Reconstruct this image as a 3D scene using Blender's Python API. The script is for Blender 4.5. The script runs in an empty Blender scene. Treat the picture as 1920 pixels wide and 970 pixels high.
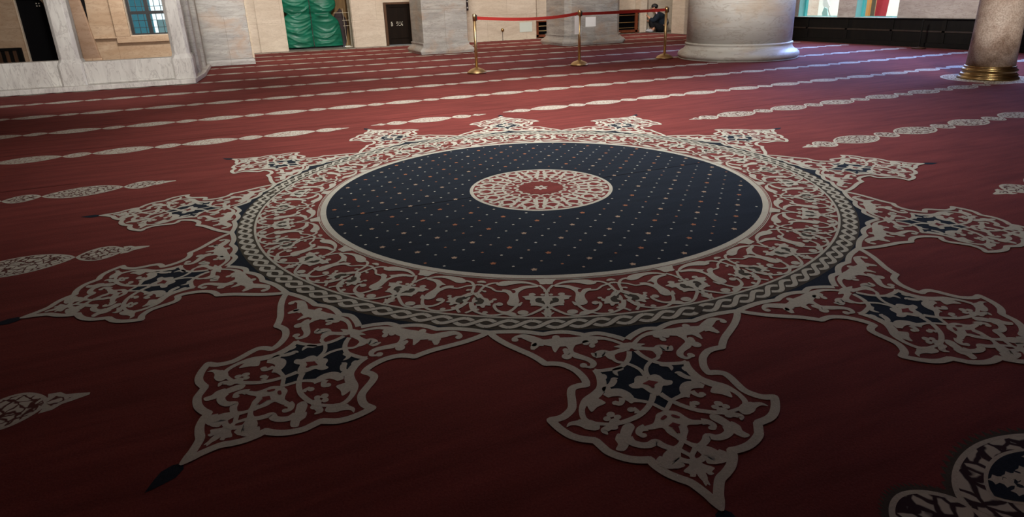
import bpy, bmesh, math, random, json
from mathutils import Vector, Matrix
random.seed(7)
C = bpy.context.scene.collection
PI = math.pi
PAT = json.loads(r'''{"S":[[[-0.0084,1.9667,-0.0279,1.9411,-0.0515,1.9172,-0.0801,1.8991,-0.1152,1.8931,-0.1524,1.896,-0.1927,1.9006,-0.2226,1.8995,-0.2582,1.8974,-0.2929,1.8892,-0.3147,1.8752,-0.3359,1.8553,-0.3578,1.8375,-0.3822,1.8374,-0.3974,1.8506],[0.02,0.016,0.016,0.02,0.03,0.045,0.055,0.06,0.055,0.035,0.04,0.038,0.03,0.016,0.012]],[[-0.2947,1.9002,-0.3156,1.9006,-0.3297,1.915,-0.3382,1.9328],[0.03,0.026,0.026,0.012]],[[-0.245,1.907,-0.2567,1.9301,-0.2639,1.9615],[0.03,0.026,0.006]],[[-0.2465,1.9151,-0.2296,1.9124,-0.2124,1.9237,-0.2048,1.9444],[0.02,0.02,0.02,0.02]],[[-0.1929,1.9017,-0.2031,1.9392,-0.2097,1.9707,-0.1951,1.9954,-0.1732,2.0137,-0.156,2.032,-0.1503,2.0522,-0.1623,2.07,-0.1768,2.0661,-0.1862,2.0581],[0.05,0.02,0.022,0.03,0.026,0.024,0.022,0.016,0.012,0.012]],[[-0.2261,1.9625,-0.2218,1.9846,-0.2073,1.9844],[0.02,0.02,0.02]],[[-0.0905,2.0067,-0.0983,1.9921,-0.1136,1.9949,-0.128,2.0056,-0.1424,1.9874],[0.04,0.035,0.035,0.03,0.006]],[[-0.0121,1.9987,-0.0225,2.0312,-0.041,2.0614,-0.0696,2.0864,-0.1053,2.0937,-0.1392,2.0953,-0.1571,2.089],[0.018,0.018,0.018,0.018,0.018,0.018,0.018]],[[-0.0738,2.0095,-0.0779,2.0348,-0.0689,2.0542,-0.0441,2.0669,-0.0225,2.0894,-0.0102,2.1109,-0.0056,2.1356,-0.0055,2.158],[0.014,0.014,0.014,0.014,0.014,0.014,0.014,0.014]],[[-0.1576,2.0889,-0.1478,2.1215,-0.1498,2.1581,-0.1616,2.1918,-0.1858,2.2202,-0.2171,2.2424,-0.2369,2.2697,-0.245,2.298,-0.2445,2.3249,-0.2298,2.3441,-0.2032,2.3546,-0.1757,2.3612],[0.014,0.026,0.03,0.03,0.034,0.03,0.02,0.018,0.018,0.016,0.014,0.014]],[[-0.143,2.1816,-0.1259,2.1778,-0.1115,2.1598,-0.1068,2.1478,-0.0942,2.1466],[0.014,0.02,0.022,0.018,0.004]],[[-0.1561,2.2314,-0.1372,2.2196,-0.1131,2.2179,-0.0951,2.2328,-0.0855,2.2575,-0.0701,2.2661,-0.0495,2.2744,-0.0304,2.2869,-0.011,2.312,0.002,2.3267],[0.02,0.035,0.04,0.035,0.03,0.018,0.014,0.014,0.014,0.014]],[[-0.1098,2.2473,-0.1143,2.2631,-0.1256,2.2755,-0.1361,2.2718],[0.02,0.018,0.016,0.012]],[[-0.0108,2.2444,-0.0253,2.2734,-0.0514,2.3075,-0.0843,2.3353,-0.1161,2.3499,-0.1431,2.3579,-0.1757,2.3612],[0.02,0.018,0.018,0.018,0.018,0.018,0.016]],[[-0.0906,2.2992,-0.0845,2.312,-0.085,2.3256],[0.014,0.014,0.02]],[[-0.1788,2.3724,-0.1938,2.379,-0.2007,2.3869,-0.1951,2.4019],[0.022,0.022,0.02,0.004]],[[-0.1444,2.4224,-0.138,2.4439,-0.1167,2.4579,-0.0942,2.4601,-0.0743,2.4511,-0.0614,2.4666,-0.0453,2.48,-0.0254,2.4886,-0.0109,2.5048,-0.0006,2.5191,0.0018,2.5367],[0.03,0.026,0.024,0.024,0.024,0.022,0.02,0.016,0.014,0.014,0.014]],[[-0.0821,2.3895,-0.0997,2.395,-0.1086,2.4103,-0.1023,2.4217],[0.03,0.022,0.018,0.014]],[[0.0086,2.4464,-0.0137,2.4734,-0.0334,2.4916,-0.0517,2.5159,-0.0506,2.5341,-0.0366,2.5415],[0.016,0.016,0.03,0.05,0.05,0.03]],[[-0.0626,2.539,-0.0776,2.5373,-0.0861,2.5246,-0.0798,2.5068],[0.035,0.03,0.026,0.006]],[[-0.0362,2.523,-0.0205,2.5348,0.0015,2.5391],[0.018,0.018,0.018]]],"F":[[[-0.3781,1.8586,-0.3829,1.8675,-0.3921,1.87,-0.4004,1.8645,-0.4029,1.8543,-0.3982,1.8453,-0.3889,1.8427,-0.3805,1.8483],"W",1],[[-0.2289,1.8695,-0.2353,1.8808,-0.2462,1.884,-0.2552,1.8774,-0.2572,1.8647,-0.2509,1.8533,-0.2399,1.85,-0.2308,1.8568],"W",1],[[-0.1009,1.9174,-0.109,1.928,-0.1228,1.9306,-0.1343,1.9237,-0.1368,1.9112,-0.1288,1.9005,-0.1148,1.8978,-0.1032,1.9048],"W",1],[[-0.1174,1.9427,-0.123,1.9519,-0.1316,1.9546,-0.1383,1.9493,-0.1392,1.939,-0.1336,1.9297,-0.1249,1.9269,-0.1182,1.9323],"W",1],[[-0.1324,1.9205,-0.1389,1.9313,-0.1491,1.9345,-0.1572,1.9282,-0.1584,1.9161,-0.152,1.9051,-0.1416,1.9019,-0.1335,1.9083],"W",1],[[-0.3174,1.9003,-0.3218,1.909,-0.3298,1.9116,-0.3366,1.9065,-0.3383,1.8967,-0.3338,1.8879,-0.3258,1.8853,-0.319,1.8904],"W",1],[[-0.173,2.0584,-0.1788,2.0672,-0.1883,2.0696,-0.196,2.0643,-0.1975,2.0543,-0.1918,2.0453,-0.1822,2.0428,-0.1744,2.0482],"W",1],[[-0.2116,1.9968,-0.2193,2.0088,-0.2326,2.012,-0.2437,2.0047,-0.2463,1.991,-0.2386,1.9789,-0.2252,1.9755,-0.214,1.983],"W",1],[[-0.2163,1.9561,-0.221,1.9645,-0.2285,1.967,-0.2346,1.9622,-0.2357,1.9528,-0.2311,1.9443,-0.2235,1.9418,-0.2174,1.9467],"W",1],[[-0.0069,1.9614,-0.0253,1.9528,-0.0575,1.9611,-0.037,1.9728,-0.064,1.9845,-0.0886,1.9884,-0.0988,2.0053,-0.0958,2.0267,-0.0833,2.039,-0.071,2.0308,-0.0675,2.0132,-0.0514,2.0027,-0.0261,1.9963,-0.0062,1.9889],"W",1],[[0.0108,1.9672,0.0005,1.981,-0.0153,1.9847,-0.0275,1.9762,-0.029,1.9605,-0.0188,1.9464,-0.0027,1.9426,0.0096,1.9513],"W",1],[[-0.0937,2.0922,-0.0636,2.085,-0.0629,2.1022,-0.0849,2.1106,-0.0886,2.1336,-0.1007,2.1175,-0.0989,2.101],"W",1],[[-0.1264,2.1344,-0.1325,2.1452,-0.1411,2.1486,-0.1472,2.1427,-0.1474,2.1309,-0.1414,2.12,-0.1327,2.1164,-0.1265,2.1224],"W",1],[[-0.1304,2.1991,-0.1372,2.2084,-0.1481,2.211,-0.1568,2.2052,-0.1583,2.1945,-0.1516,2.1851,-0.1405,2.1825,-0.1317,2.1883],"W",1],[[-0.2193,2.2462,-0.1921,2.2298,-0.1673,2.2545,-0.1675,2.2668,-0.1939,2.2786,-0.2151,2.2981,-0.2216,2.2782],"W",1],[[-0.1252,2.2695,-0.1302,2.2762,-0.1383,2.2779,-0.1448,2.2738,-0.1458,2.2662,-0.1408,2.2595,-0.1326,2.2577,-0.1262,2.2619],"W",1],[[-0.0959,2.2661,-0.0825,2.2559,-0.0787,2.2689,-0.0894,2.2786],"W",1],[[-0.0874,2.3076,-0.0931,2.3145,-0.1021,2.3162,-0.1094,2.3119,-0.1105,2.3039,-0.1049,2.297,-0.0957,2.2952,-0.0885,2.2996],"W",1],[[-0.1518,2.3207,-0.1578,2.3289,-0.1675,2.3311,-0.1753,2.3261,-0.1766,2.3167,-0.1706,2.3084,-0.1607,2.3061,-0.1529,2.3112],"W",1],[[-0.1689,2.337,-0.1741,2.3441,-0.1826,2.346,-0.1895,2.3417,-0.1907,2.3335,-0.1855,2.3263,-0.1769,2.3243,-0.17,2.3288],"W",1],[[-0.1368,2.3345,-0.142,2.3412,-0.1506,2.3429,-0.1574,2.3387,-0.1586,2.3311,-0.1534,2.3243,-0.1448,2.3226,-0.1379,2.3268],"W",1],[[-0.1454,2.3575,-0.1537,2.3692,-0.1667,2.3725,-0.1768,2.3656,-0.1782,2.3523,-0.17,2.3404,-0.1568,2.337,-0.1466,2.3442],"W",1],[[-0.1582,2.3775,-0.164,2.3842,-0.174,2.3858,-0.1823,2.3813,-0.1841,2.3734,-0.1783,2.3666,-0.1682,2.365,-0.1599,2.3695],"W",1],[[-0.3016,2.3529,-0.2911,2.3344,-0.2657,2.3298,-0.2575,2.3259,-0.2273,2.3333,-0.2081,2.355,-0.2123,2.3761,-0.2288,2.3796,-0.2505,2.3701,-0.262,2.3574,-0.2771,2.3488,-0.2891,2.3483],"W",1],[[-0.142,2.371,-0.12,2.3627,-0.1115,2.3812,-0.1244,2.4025,-0.136,2.4234,-0.136,2.4388,-0.1652,2.4426,-0.1768,2.4341,-0.1792,2.4217,-0.1632,2.4069,-0.1549,2.3906],"W",1],[[-0.1802,2.4236,-0.1778,2.4443,-0.1892,2.4641,-0.1698,2.4726,-0.1519,2.4551,-0.1461,2.4358,-0.1527,2.4142,-0.1657,2.4016],"W",1],[[-0.0011,2.1597,-0.0097,2.148,-0.0288,2.1435,-0.0421,2.1552,-0.0501,2.1767,-0.0704,2.1855,-0.0638,2.2034,-0.0466,2.2084,-0.033,2.2076,-0.0217,2.2298,-0.0108,2.2444,0.0023,2.2537,0.0058,2.2191,0.0046,2.1834],"W",1],[[0.0012,2.3289,-0.0173,2.3298,-0.0345,2.3394,-0.0454,2.3604,-0.0584,2.3769,-0.0825,2.3833,-0.0913,2.3953,-0.0664,2.4003,-0.0367,2.3985,-0.0303,2.4209,-0.0185,2.4408,-0.0038,2.4612,0.0047,2.4299,0.0058,2.376],"W",1],[[-0.089,2.4221,-0.0944,2.4281,-0.1029,2.4296,-0.1097,2.4257,-0.1108,2.4187,-0.1055,2.4126,-0.0969,2.4111,-0.0901,2.415],"W",1],[[-0.0416,2.4887,-0.0582,2.5038,-0.0674,2.5229,-0.0631,2.5405,-0.0471,2.5542,-0.0299,2.5502,-0.0317,2.5346,-0.0356,2.5184,-0.0297,2.497],"W",1],[[-0.0,2.5401,-0.022,2.5386,-0.0178,2.5496,-0.0417,2.5678,-0.0293,2.5795,-0.0316,2.5878,-0.0187,2.591,-0.0124,2.5812,-0.0104,2.5974,-0.0038,2.6127,0.0067,2.6233,0.0059,2.5796,0.0021,2.546],"W",1],[[0.0007,1.9955,-0.022,2.0313,-0.041,2.0614,-0.0699,2.0874,-0.1057,2.0951,-0.158,2.0903,-0.1478,2.1215,-0.1498,2.1581,-0.1616,2.1918,-0.1545,2.2253,-0.1131,2.2179,-0.0951,2.2328,-0.0855,2.2575,-0.0495,2.2744,-0.0304,2.2869,-0.011,2.312,0.002,2.3267],"N",0],[[0.0007,1.9955,-0.0127,1.9986,-0.022,2.0313,-0.0431,2.0635,-0.0685,2.0527,-0.0737,2.0304,-0.0654,2.0109,-0.0388,1.9995],"R",1],[[0.003,2.1718,-0.0262,2.1865,-0.0107,2.1966,-0.0006,2.2146,0.0061,2.2104],"Q",0],[[0.0003,2.3807,-0.0179,2.3935,-0.0069,2.4032,-0.0041,2.4215,0.0039,2.4291,0.0092,2.4058],"Q",0],[[-0.0132,2.3467,-0.0296,2.3611,-0.0196,2.3645,-0.0062,2.3535],"Q",1]],"OUT":[[-0.4745,1.7887,-0.4625,1.8207,-0.4283,1.8729,-0.3891,1.9187,-0.3509,1.9602,-0.327,1.9931,-0.3082,2.0258],[-0.3082,2.0258,-0.2818,2.0287,-0.2503,2.0415,-0.2205,2.0736,-0.204,2.1122,-0.1986,2.1455,-0.2033,2.1682],[-0.2016,2.1645,-0.2244,2.1648,-0.248,2.1755,-0.2575,2.2022,-0.2618,2.2352,-0.2692,2.2705,-0.288,2.295,-0.3108,2.3106,-0.3411,2.3152],[-0.3411,2.3152,-0.3238,2.3531,-0.3015,2.3851,-0.2773,2.4046,-0.2514,2.4145,-0.2339,2.4197],[-0.2341,2.4213,-0.2227,2.4473,-0.212,2.468,-0.1883,2.4893,-0.1632,2.504,-0.1343,2.5125,-0.1113,2.5145],[-0.1113,2.5145,-0.106,2.5354,-0.0861,2.5669,-0.0618,2.5896,-0.0364,2.6077,-0.0136,2.6307,-0.0003,2.6491,0.0066,2.6714,0.0082,2.7021]],"ARC":[[-0.4776,1.7881,-0.4354,1.7918,-0.3806,1.7994,-0.333,1.813,-0.2839,1.8347],[-0.2839,1.8347,-0.2553,1.8294,-0.2153,1.8303,-0.1775,1.8428,-0.1378,1.8658],[-0.1378,1.8658,-0.0948,1.8601,-0.064,1.8725,-0.0279,1.8982,-0.005,1.9195]],"G":[[[0.7412,1.4336,0.8254,1.4391,0.8826,1.4549,0.9286,1.4813,0.9453,1.5141,0.9584,1.5357,1.0253,1.5545,1.1009,1.5815],[0.013,0.013,0.013,0.013,0.013,0.013,0.013,0.013]],[[0.6,1.5121,0.7054,1.5117,0.759,1.4992,0.8173,1.4825,0.9214,1.4701,0.9839,1.459,1.0291,1.4665],[0.011,0.011,0.011,0.011,0.011,0.011,0.011]],[[0.3198,1.6062,0.377,1.633,0.4099,1.6615,0.4677,1.69,0.5338,1.6923,0.6005,1.6803,0.646,1.6575,0.6628,1.6367,0.6462,1.6219],[0.008,0.013,0.013,0.016,0.016,0.014,0.013,0.013,0.013]],[[-0.0239,1.5899,0.0041,1.6208,0.0477,1.6519,0.1353,1.6835,0.2186,1.7086,0.3074,1.7198,0.4051,1.718,0.5082,1.7052,0.576,1.7158,0.6783,1.7216,0.77,1.7132,0.8519,1.6984,0.9087,1.6769,0.9498,1.6456,0.9706,1.6223],[0.016,0.016,0.014,0.014,0.013,0.013,0.013,0.013,0.013,0.013,0.013,0.013,0.02,0.02,0.02]],[[0.0442,1.65,0.001,1.6689,-0.0389,1.6848],[0.013,0.013,0.013]],[[0.8939,1.6846,0.9345,1.7023,0.9653,1.7158],[0.012,0.012,0.012]],[[0.1031,1.4478,0.0653,1.4668,0.0254,1.4925,0.0226,1.5117],[0.012,0.012,0.012,0.012]],[[0.9493,1.5143,0.9152,1.5155,0.8791,1.5193],[0.01,0.01,0.01]]],"GF":[[[-0.0384,1.5605,0.1422,1.5616,0.1615,1.5838,0.1392,1.6128,0.0679,1.6274,0.0127,1.6419,-0.0401,1.6748],"O",0],[[0.98,1.543,0.9015,1.5642,0.8149,1.6008,0.8118,1.6347,0.8733,1.6397,0.9662,1.6172],"O",0],[[-0.0315,1.3826,0.1722,1.3868,0.1534,1.3964,0.1081,1.4177,0.099,1.4353,0.0478,1.44,0.0047,1.435,-0.0307,1.4398],"W",0],[[0.1158,1.4477,0.2121,1.4247,0.3471,1.4086,0.5089,1.405,0.6577,1.4119,0.7498,1.4339,0.7591,1.448,0.7058,1.46,0.6126,1.4588,0.5096,1.442,0.3843,1.4305,0.2447,1.4368,0.1323,1.4547],"W",1],[[0.9678,1.5388,0.9048,1.5464,0.8415,1.5759,0.782,1.5837,0.7466,1.6022,0.7164,1.5914,0.695,1.6015,0.6969,1.6162,0.7267,1.621,0.7042,1.6428,0.7707,1.6418,0.7717,1.6608,0.8047,1.6639,0.8363,1.6501,0.8787,1.6509,0.8955,1.6392,0.8336,1.6347,0.8129,1.6154,0.8273,1.5963,0.8627,1.5878,0.9066,1.572],"W",1],[[0.6577,1.5866,0.6653,1.5938,0.6903,1.5963,0.7142,1.5922,0.7191,1.5846,0.701,1.5792,0.6735,1.5801],"W",1],[[0.124,1.452,0.2337,1.4519,0.3422,1.4573,0.4277,1.4774,0.5074,1.494,0.4531,1.4973,0.4373,1.5179,0.4694,1.5271,0.5062,1.506,0.5598,1.4955,0.6345,1.494,0.6233,1.5137,0.5612,1.5252,0.5085,1.5547,0.5022,1.5869,0.5151,1.6115,0.4869,1.6324,0.4173,1.6392,0.3762,1.6235,0.3593,1.5945,0.3911,1.5504,0.3899,1.5173,0.3261,1.487,0.2306,1.4717,0.1317,1.4675],"W",1],[[1.0133,1.4363,1.0036,1.4207,0.9658,1.4219,0.9239,1.436,0.9652,1.4416],"W",1],[[0.5569,1.6258,0.5688,1.638,0.6064,1.6419,0.6422,1.6347,0.6496,1.6216,0.6221,1.6125,0.5805,1.6144],"W",1],[[0.3198,1.6062,0.3805,1.6212,0.3648,1.6385,0.3338,1.6363],"W",1],[[0.2243,1.6908,0.2469,1.7056,0.3014,1.7096,0.3482,1.6999,0.3525,1.6835,0.3095,1.6728,0.2518,1.676],"W",1],[[0.5062,1.702,0.4477,1.6896,0.3931,1.6932,0.3601,1.7116,0.4176,1.7195],"W",1],[[0.7049,1.6995,0.7121,1.7083,0.7385,1.7113,0.7646,1.7064,0.7709,1.6972,0.7523,1.6905,0.7227,1.6916],"W",1],[[0.8209,1.68,0.8283,1.6876,0.8553,1.6905,0.8818,1.6867,0.8881,1.6789,0.869,1.673,0.839,1.6735],"W",1],[[-0.0398,1.6771,0.0013,1.6721,0.0424,1.6898,0.0821,1.6882,0.04,1.7108,0.0112,1.7155,-0.0337,1.7291],"W",1],[[-0.0181,1.5008,0.0093,1.5144,0.0183,1.5297,-0.0022,1.5441,0.0364,1.5507,0.1428,1.5507,0.1798,1.5466,0.1476,1.5366,0.1918,1.5212,0.2494,1.529,0.243,1.5442,0.3363,1.5548,0.2997,1.5655,0.2814,1.5816,0.2219,1.5838,0.2221,1.608,0.2027,1.6199,0.208,1.6341,0.1381,1.6327,0.082,1.6405,0.0404,1.6426,0.0258,1.6287,0.082,1.6107,0.1397,1.6042,0.1545,1.5789,0.112,1.5642,0.0634,1.5744,0.0747,1.5899,0.0237,1.5933,-0.0307,1.5948],"W",1],[[0.0295,1.5372,0.0409,1.5442,0.0655,1.5458,0.0852,1.5407,0.0852,1.5328,0.0652,1.528,0.0403,1.53],"W",1],[[0.977,1.5803,0.9467,1.5864,0.9378,1.6,0.8968,1.6091,0.9224,1.623,0.9465,1.6309,0.9785,1.6079],"W",1],[[0.851,1.5187,0.8548,1.5254,0.8735,1.5278,0.8931,1.524,0.8991,1.517,0.8867,1.5119,0.8651,1.5127],"W",1],[[0.8638,1.6607,0.8657,1.6719,0.8865,1.6755,0.911,1.669,0.921,1.6571,0.9085,1.6488,0.8828,1.6504],"W",1]]}''')

# ---------------------------------------------------------------- helpers
def sl(r, g, b):
    f = lambda c: (c/255/12.92) if c/255 <= .04045 else ((c/255+.055)/1.055)**2.4
    return (f(r), f(g), f(b), 1)

def newmat(name, col=(.5, .5, .5, 1), rough=.6, metal=0, spec=.5):
    m = bpy.data.materials.new(name); m.use_nodes = True
    b = m.node_tree.nodes['Principled BSDF']
    b.inputs['Base Color'].default_value = col
    b.inputs['Roughness'].default_value = rough
    b.inputs['Metallic'].default_value = metal
    b.inputs['Specular IOR Level'].default_value = spec
    return m

class NT:
    def __init__(s, m):
        s.t = m.node_tree; s.n = s.t.nodes; s.b = s.n['Principled BSDF']
    def add(s, typ, **kw):
        n = s.n.new(typ)
        for k, v in kw.items():
            if k in n.inputs: n.inputs[k].default_value = v
            else: setattr(n, k, v)
        return n
    def link(s, a, b): s.t.links.new(a, b)
    def coord(s, scale=(1, 1, 1), rot=(0, 0, 0), which='Object'):
        tc = s.add('ShaderNodeTexCoord'); mp = s.add('ShaderNodeMapping')
        mp.inputs['Scale'].default_value = scale; mp.inputs['Rotation'].default_value = rot
        s.link(tc.outputs[which], mp.inputs['Vector']); return mp.outputs['Vector']
    def noise(s, vec, scale, detail=4, rough=.55, dist=0):
        n = s.add('ShaderNodeTexNoise'); n.inputs['Scale'].default_value = scale
        n.inputs['Detail'].default_value = detail; n.inputs['Roughness'].default_value = rough
        n.inputs['Distortion'].default_value = dist
        s.link(vec, n.inputs['Vector']); return n.outputs['Fac']
    def ramp(s, fac, stops):
        r = s.add('ShaderNodeValToRGB'); e = r.color_ramp.elements
        while len(e) < len(stops): e.new(.5)
        for i, (p, c) in enumerate(stops): e[i].position = p; e[i].color = c
        s.link(fac, r.inputs['Fac']); return r.outputs['Color']
    def mix(s, fac, a, b, mode='MIX'):
        m = s.add('ShaderNodeMix', data_type='RGBA', blend_type=mode)
        for idx, v in ((0, fac), (6, a), (7, b)):
            if hasattr(v, 'is_linked') or hasattr(v, 'links'): s.link(v, m.inputs[idx])
            else: m.inputs[idx].default_value = v
        return m.outputs[2]
    def bump(s, h, strength=.3, dist=.01):
        b = s.add('ShaderNodeBump', Strength=strength, Distance=dist)
        s.link(h, b.inputs['Height']); s.link(b.outputs['Normal'], s.b.inputs['Normal'])
    def base(s, c): s.link(c, s.b.inputs['Base Color'])

def mulc(c, k): return (c[0]*k, c[1]*k, c[2]*k, 1)

def pile(name, col, var=.18, streak=.2):
    """wool pile: fine speckle and soft brushed streaks along the rows"""
    m = newmat(name, col, .95, 0, .10); t = NT(m)
    n1 = t.noise(t.coord((1.2, 9, 1)), 1.4, 5, .6, .4)
    n2 = t.noise(t.coord((1, 1, 1)), 150, 2, .6)
    n3 = t.noise(t.coord((.35, .35, 1)), 1.6, 3, .5)
    c = t.ramp(n1, [(.3, mulc(col, 1-streak)), (.7, mulc(col, 1+streak))])
    c = t.mix(1.0, c, t.ramp(n2, [(.3, (1-var,)*3+(1,)), (.7, (1+var*.6,)*3+(1,))]), 'MULTIPLY')
    c = t.mix(1.0, c, t.ramp(n3, [(.3, (.84, .84, .84, 1)), (.7, (1.12, 1.12, 1.12, 1))]), 'MULTIPLY')
    n4 = t.noise(t.coord((1, 2.2, 1)), 210, 2, .5)                # pale lint flecks in the wool
    c = t.mix(t.ramp(n4, [(.66, (0, 0, 0, 1)), (.76, (.55, .55, .55, 1))]), c, tuple(min(1, q*2.2+.03) for q in col[:3])+(1,))
    t.base(c); t.bump(n2, .25, .004)
    return m

def marble(name, light, dark, vein, scale=1.0, joints=None, rough=.45, stain=None, stretch=(1, 1, 3.5)):
    m = newmat(name, light, rough, 0, .35); t = NT(m)
    v = t.coord(tuple(scale*s for s in stretch))
    n1 = t.noise(v, 1.1, 6, .62, 1.2)
    n2 = t.noise(v, 3.6, 5, .6, 2.0)
    c = t.ramp(n1, [(.32, dark), (.62, light)])
    c = t.mix(t.ramp(n2, [(.52, (0, 0, 0, 1)), (.56, (.5, .5, .5, 1)), (.6, (0, 0, 0, 1))]), c, vein)
    if stain:
        n3 = t.noise(t.coord((1, 1, 1.6)), 1.3, 4, .6, .6)
        c = t.mix(t.ramp(n3, [(.5, (0, 0, 0, 1)), (.72, (.75, .75, .75, 1))]), c, stain)
    if joints:
        w, h, ax = joints
        b = t.add('ShaderNodeTexBrick'); b.inputs['Scale'].default_value = 1
        b.inputs['Brick Width'].default_value = w; b.inputs['Row Height'].default_value = h
        b.inputs['Mortar Size'].default_value = .0035; b.inputs['Mortar Smooth'].default_value = .2
        b.inputs['Color1'].default_value = (1, 1, 1, 1); b.inputs['Color2'].default_value = (.93, .92, .9, 1)
        b.inputs['Mortar'].default_value = (.62, .57, .52, 1)
        t.link(t.coord((1, 1, 1), (PI/2, 0, 0) if ax == 'x' else (PI/2, 0, PI/2)), b.inputs['Vector'])
        c = t.mix(1.0, c, b.outputs['Color'], 'MULTIPLY')
    t.base(c); t.bump(n2, .08, .01)
    return m

def wood(name, a, b, rough=.5, stretch=(6, 6, .6), spec=.3):
    m = newmat(name, a, rough, 0, spec); t = NT(m)
    n = t.noise(t.coord(stretch), 3, 5, .6, .8)
    t.base(t.ramp(n, [(.3, a), (.7, b)])); t.bump(n, .1, .005)
    return m

# ---- mesh building
class MB:
    def __init__(s): s.v = []; s.f = []; s.m = []
    def add(s, verts, faces, mat=0):
        o = len(s.v); s.v += [tuple(p) for p in verts]
        s.f += [tuple(i+o for i in f) for f in faces]; s.m += [mat]*len(faces)
        return s
    def build(s, name, mats, parent=None, smooth=False, bevel=0, seg=2, loc=None, angle=None):
        me = bpy.data.meshes.new(name); me.from_pydata(s.v, [], s.f)
        if not isinstance(mats, (list, tuple)): mats = [mats]
        for m in mats: me.materials.append(m)
        me.polygons.foreach_set('material_index', s.m)
        if smooth: me.polygons.foreach_set('use_smooth', [True]*len(s.f))
        me.update()
        o = bpy.data.objects.new(name, me); C.objects.link(o)
        if parent: o.parent = parent
        if loc: o.location = loc
        if bevel:
            b = o.modifiers.new('Bevel', 'BEVEL'); b.width = bevel; b.segments = seg; b.limit_method = 'ANGLE'
        if angle:
            pass
        return o
    def box(s, x0, x1, y0, y1, z0, z1, mat=0):
        return s.add([(x0,y0,z0),(x1,y0,z0),(x1,y1,z0),(x0,y1,z0),(x0,y0,z1),(x1,y0,z1),(x1,y1,z1),(x0,y1,z1)],
                     [(0,3,2,1),(4,5,6,7),(0,1,5,4),(1,2,6,5),(2,3,7,6),(3,0,4,7)], mat)
    def lathe(s, prof, cx=0, cy=0, n=48, mat=0, cap=True):
        vs = []; fs = []
        for r, z in prof:
            for i in range(n):
                a = 2*PI*i/n; vs.append((cx+r*math.cos(a), cy+r*math.sin(a), z))
        for k in range(len(prof)-1):
            for i in range(n):
                j = (i+1) % n; fs.append((k*n+i, k*n+j, (k+1)*n+j, (k+1)*n+i))
        if cap:
            fs.append(tuple(range(n-1, -1, -1))); fs.append(tuple((len(prof)-1)*n+i for i in range(n)))
        return s.add(vs, fs, mat)
    def prism(s, poly, z0, z1, mat=0):
        n = len(poly)
        vs = [(x, y, z0) for x, y in poly]+[(x, y, z1) for x, y in poly]
        fs = [tuple(range(n-1, -1, -1)), tuple(range(n, 2*n))]+[(i, (i+1) % n, n+(i+1) % n, n+i) for i in range(n)]
        return s.add(vs, fs, mat)
    def rings(s, polys, mat=0):
        """stack of equal-length loops (poly, z) skinned together"""
        n = len(polys[0][0]); vs = []; fs = []
        for poly, z in polys: vs += [(x, y, z) for x, y in poly]
        for k in range(len(polys)-1):
            for i in range(n):
                j = (i+1) % n; fs.append((k*n+i, k*n+j, (k+1)*n+j, (k+1)*n+i))
        fs.append(tuple(range(n-1, -1, -1))); fs.append(tuple((len(polys)-1)*n+i for i in range(n)))
        return s.add(vs, fs, mat)
    def tube(s, pts, r, n=8, mat=0):
        pts = [Vector(p) for p in pts]; vs = []; fs = []
        rr = r if isinstance(r, (list, tuple)) else [r]*len(pts)
        for i, p in enumerate(pts):
            d = (pts[min(i+1, len(pts)-1)]-pts[max(i-1, 0)]).normalized()
            a = d.cross(Vector((0, 0, 1)) if abs(d.z) < .9 else Vector((1, 0, 0))).normalized(); b = d.cross(a)
            for k in range(n):
                t = 2*PI*k/n; vs.append(p+(a*math.cos(t)+b*math.sin(t))*rr[i])
        for i in range(len(pts)-1):
            for k in range(n):
                q = (k+1) % n; fs.append((i*n+k, i*n+q, (i+1)*n+q, (i+1)*n+k))
        fs.append(tuple(range(n-1, -1, -1))); fs.append(tuple((len(pts)-1)*n+k for k in range(n)))
        return s.add(vs, fs, mat)

def thing(name, label, cat, loc=(0, 0, 0), rz=0, group=None):
    o = bpy.data.objects.new(name, None); C.objects.link(o); o.location = loc; o.rotation_euler = (0, 0, rz)
    o.empty_display_size = .1
    return tag(o, label, cat, group)
def tag(o, label, cat, group=None):
    o['label'] = label; o['category'] = cat
    if group: o['group'] = group
    return o
def struct(o): o['kind'] = 'structure'; return o
def copy_tree(o, parent=None):
    c = o.copy(); C.objects.link(c)
    if parent: c.parent = parent
    for ch in list(o.children): copy_tree(ch, c)
    return c

# ---------------------------------------------------------------- materials
RED = (.180, .042, .037, 1)
M = {}
M['red'] = pile('carpet_red', RED)
M['red2'] = pile('carpet_rose', (.19, .042, .040, 1))
M['cream'] = pile('carpet_cream', (.52, .51, .44, 1), .10, .06)
M['navy'] = pile('carpet_navy', (.017, .024, .036, 1), .2, .15)
M['olive'] = pile('carpet_umber', (.075, .066, .052, 1), .15, .1)
M['seam'] = newmat('carpet_seam', (.07, .012, .01, 1), .95, 0, .1)
M['orange'] = pile('carpet_orange', (.38, .16, .085, 1), .15, .05)
M['peach'] = pile('carpet_peach', (.44, .32, .23, 1), .15, .05)

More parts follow.
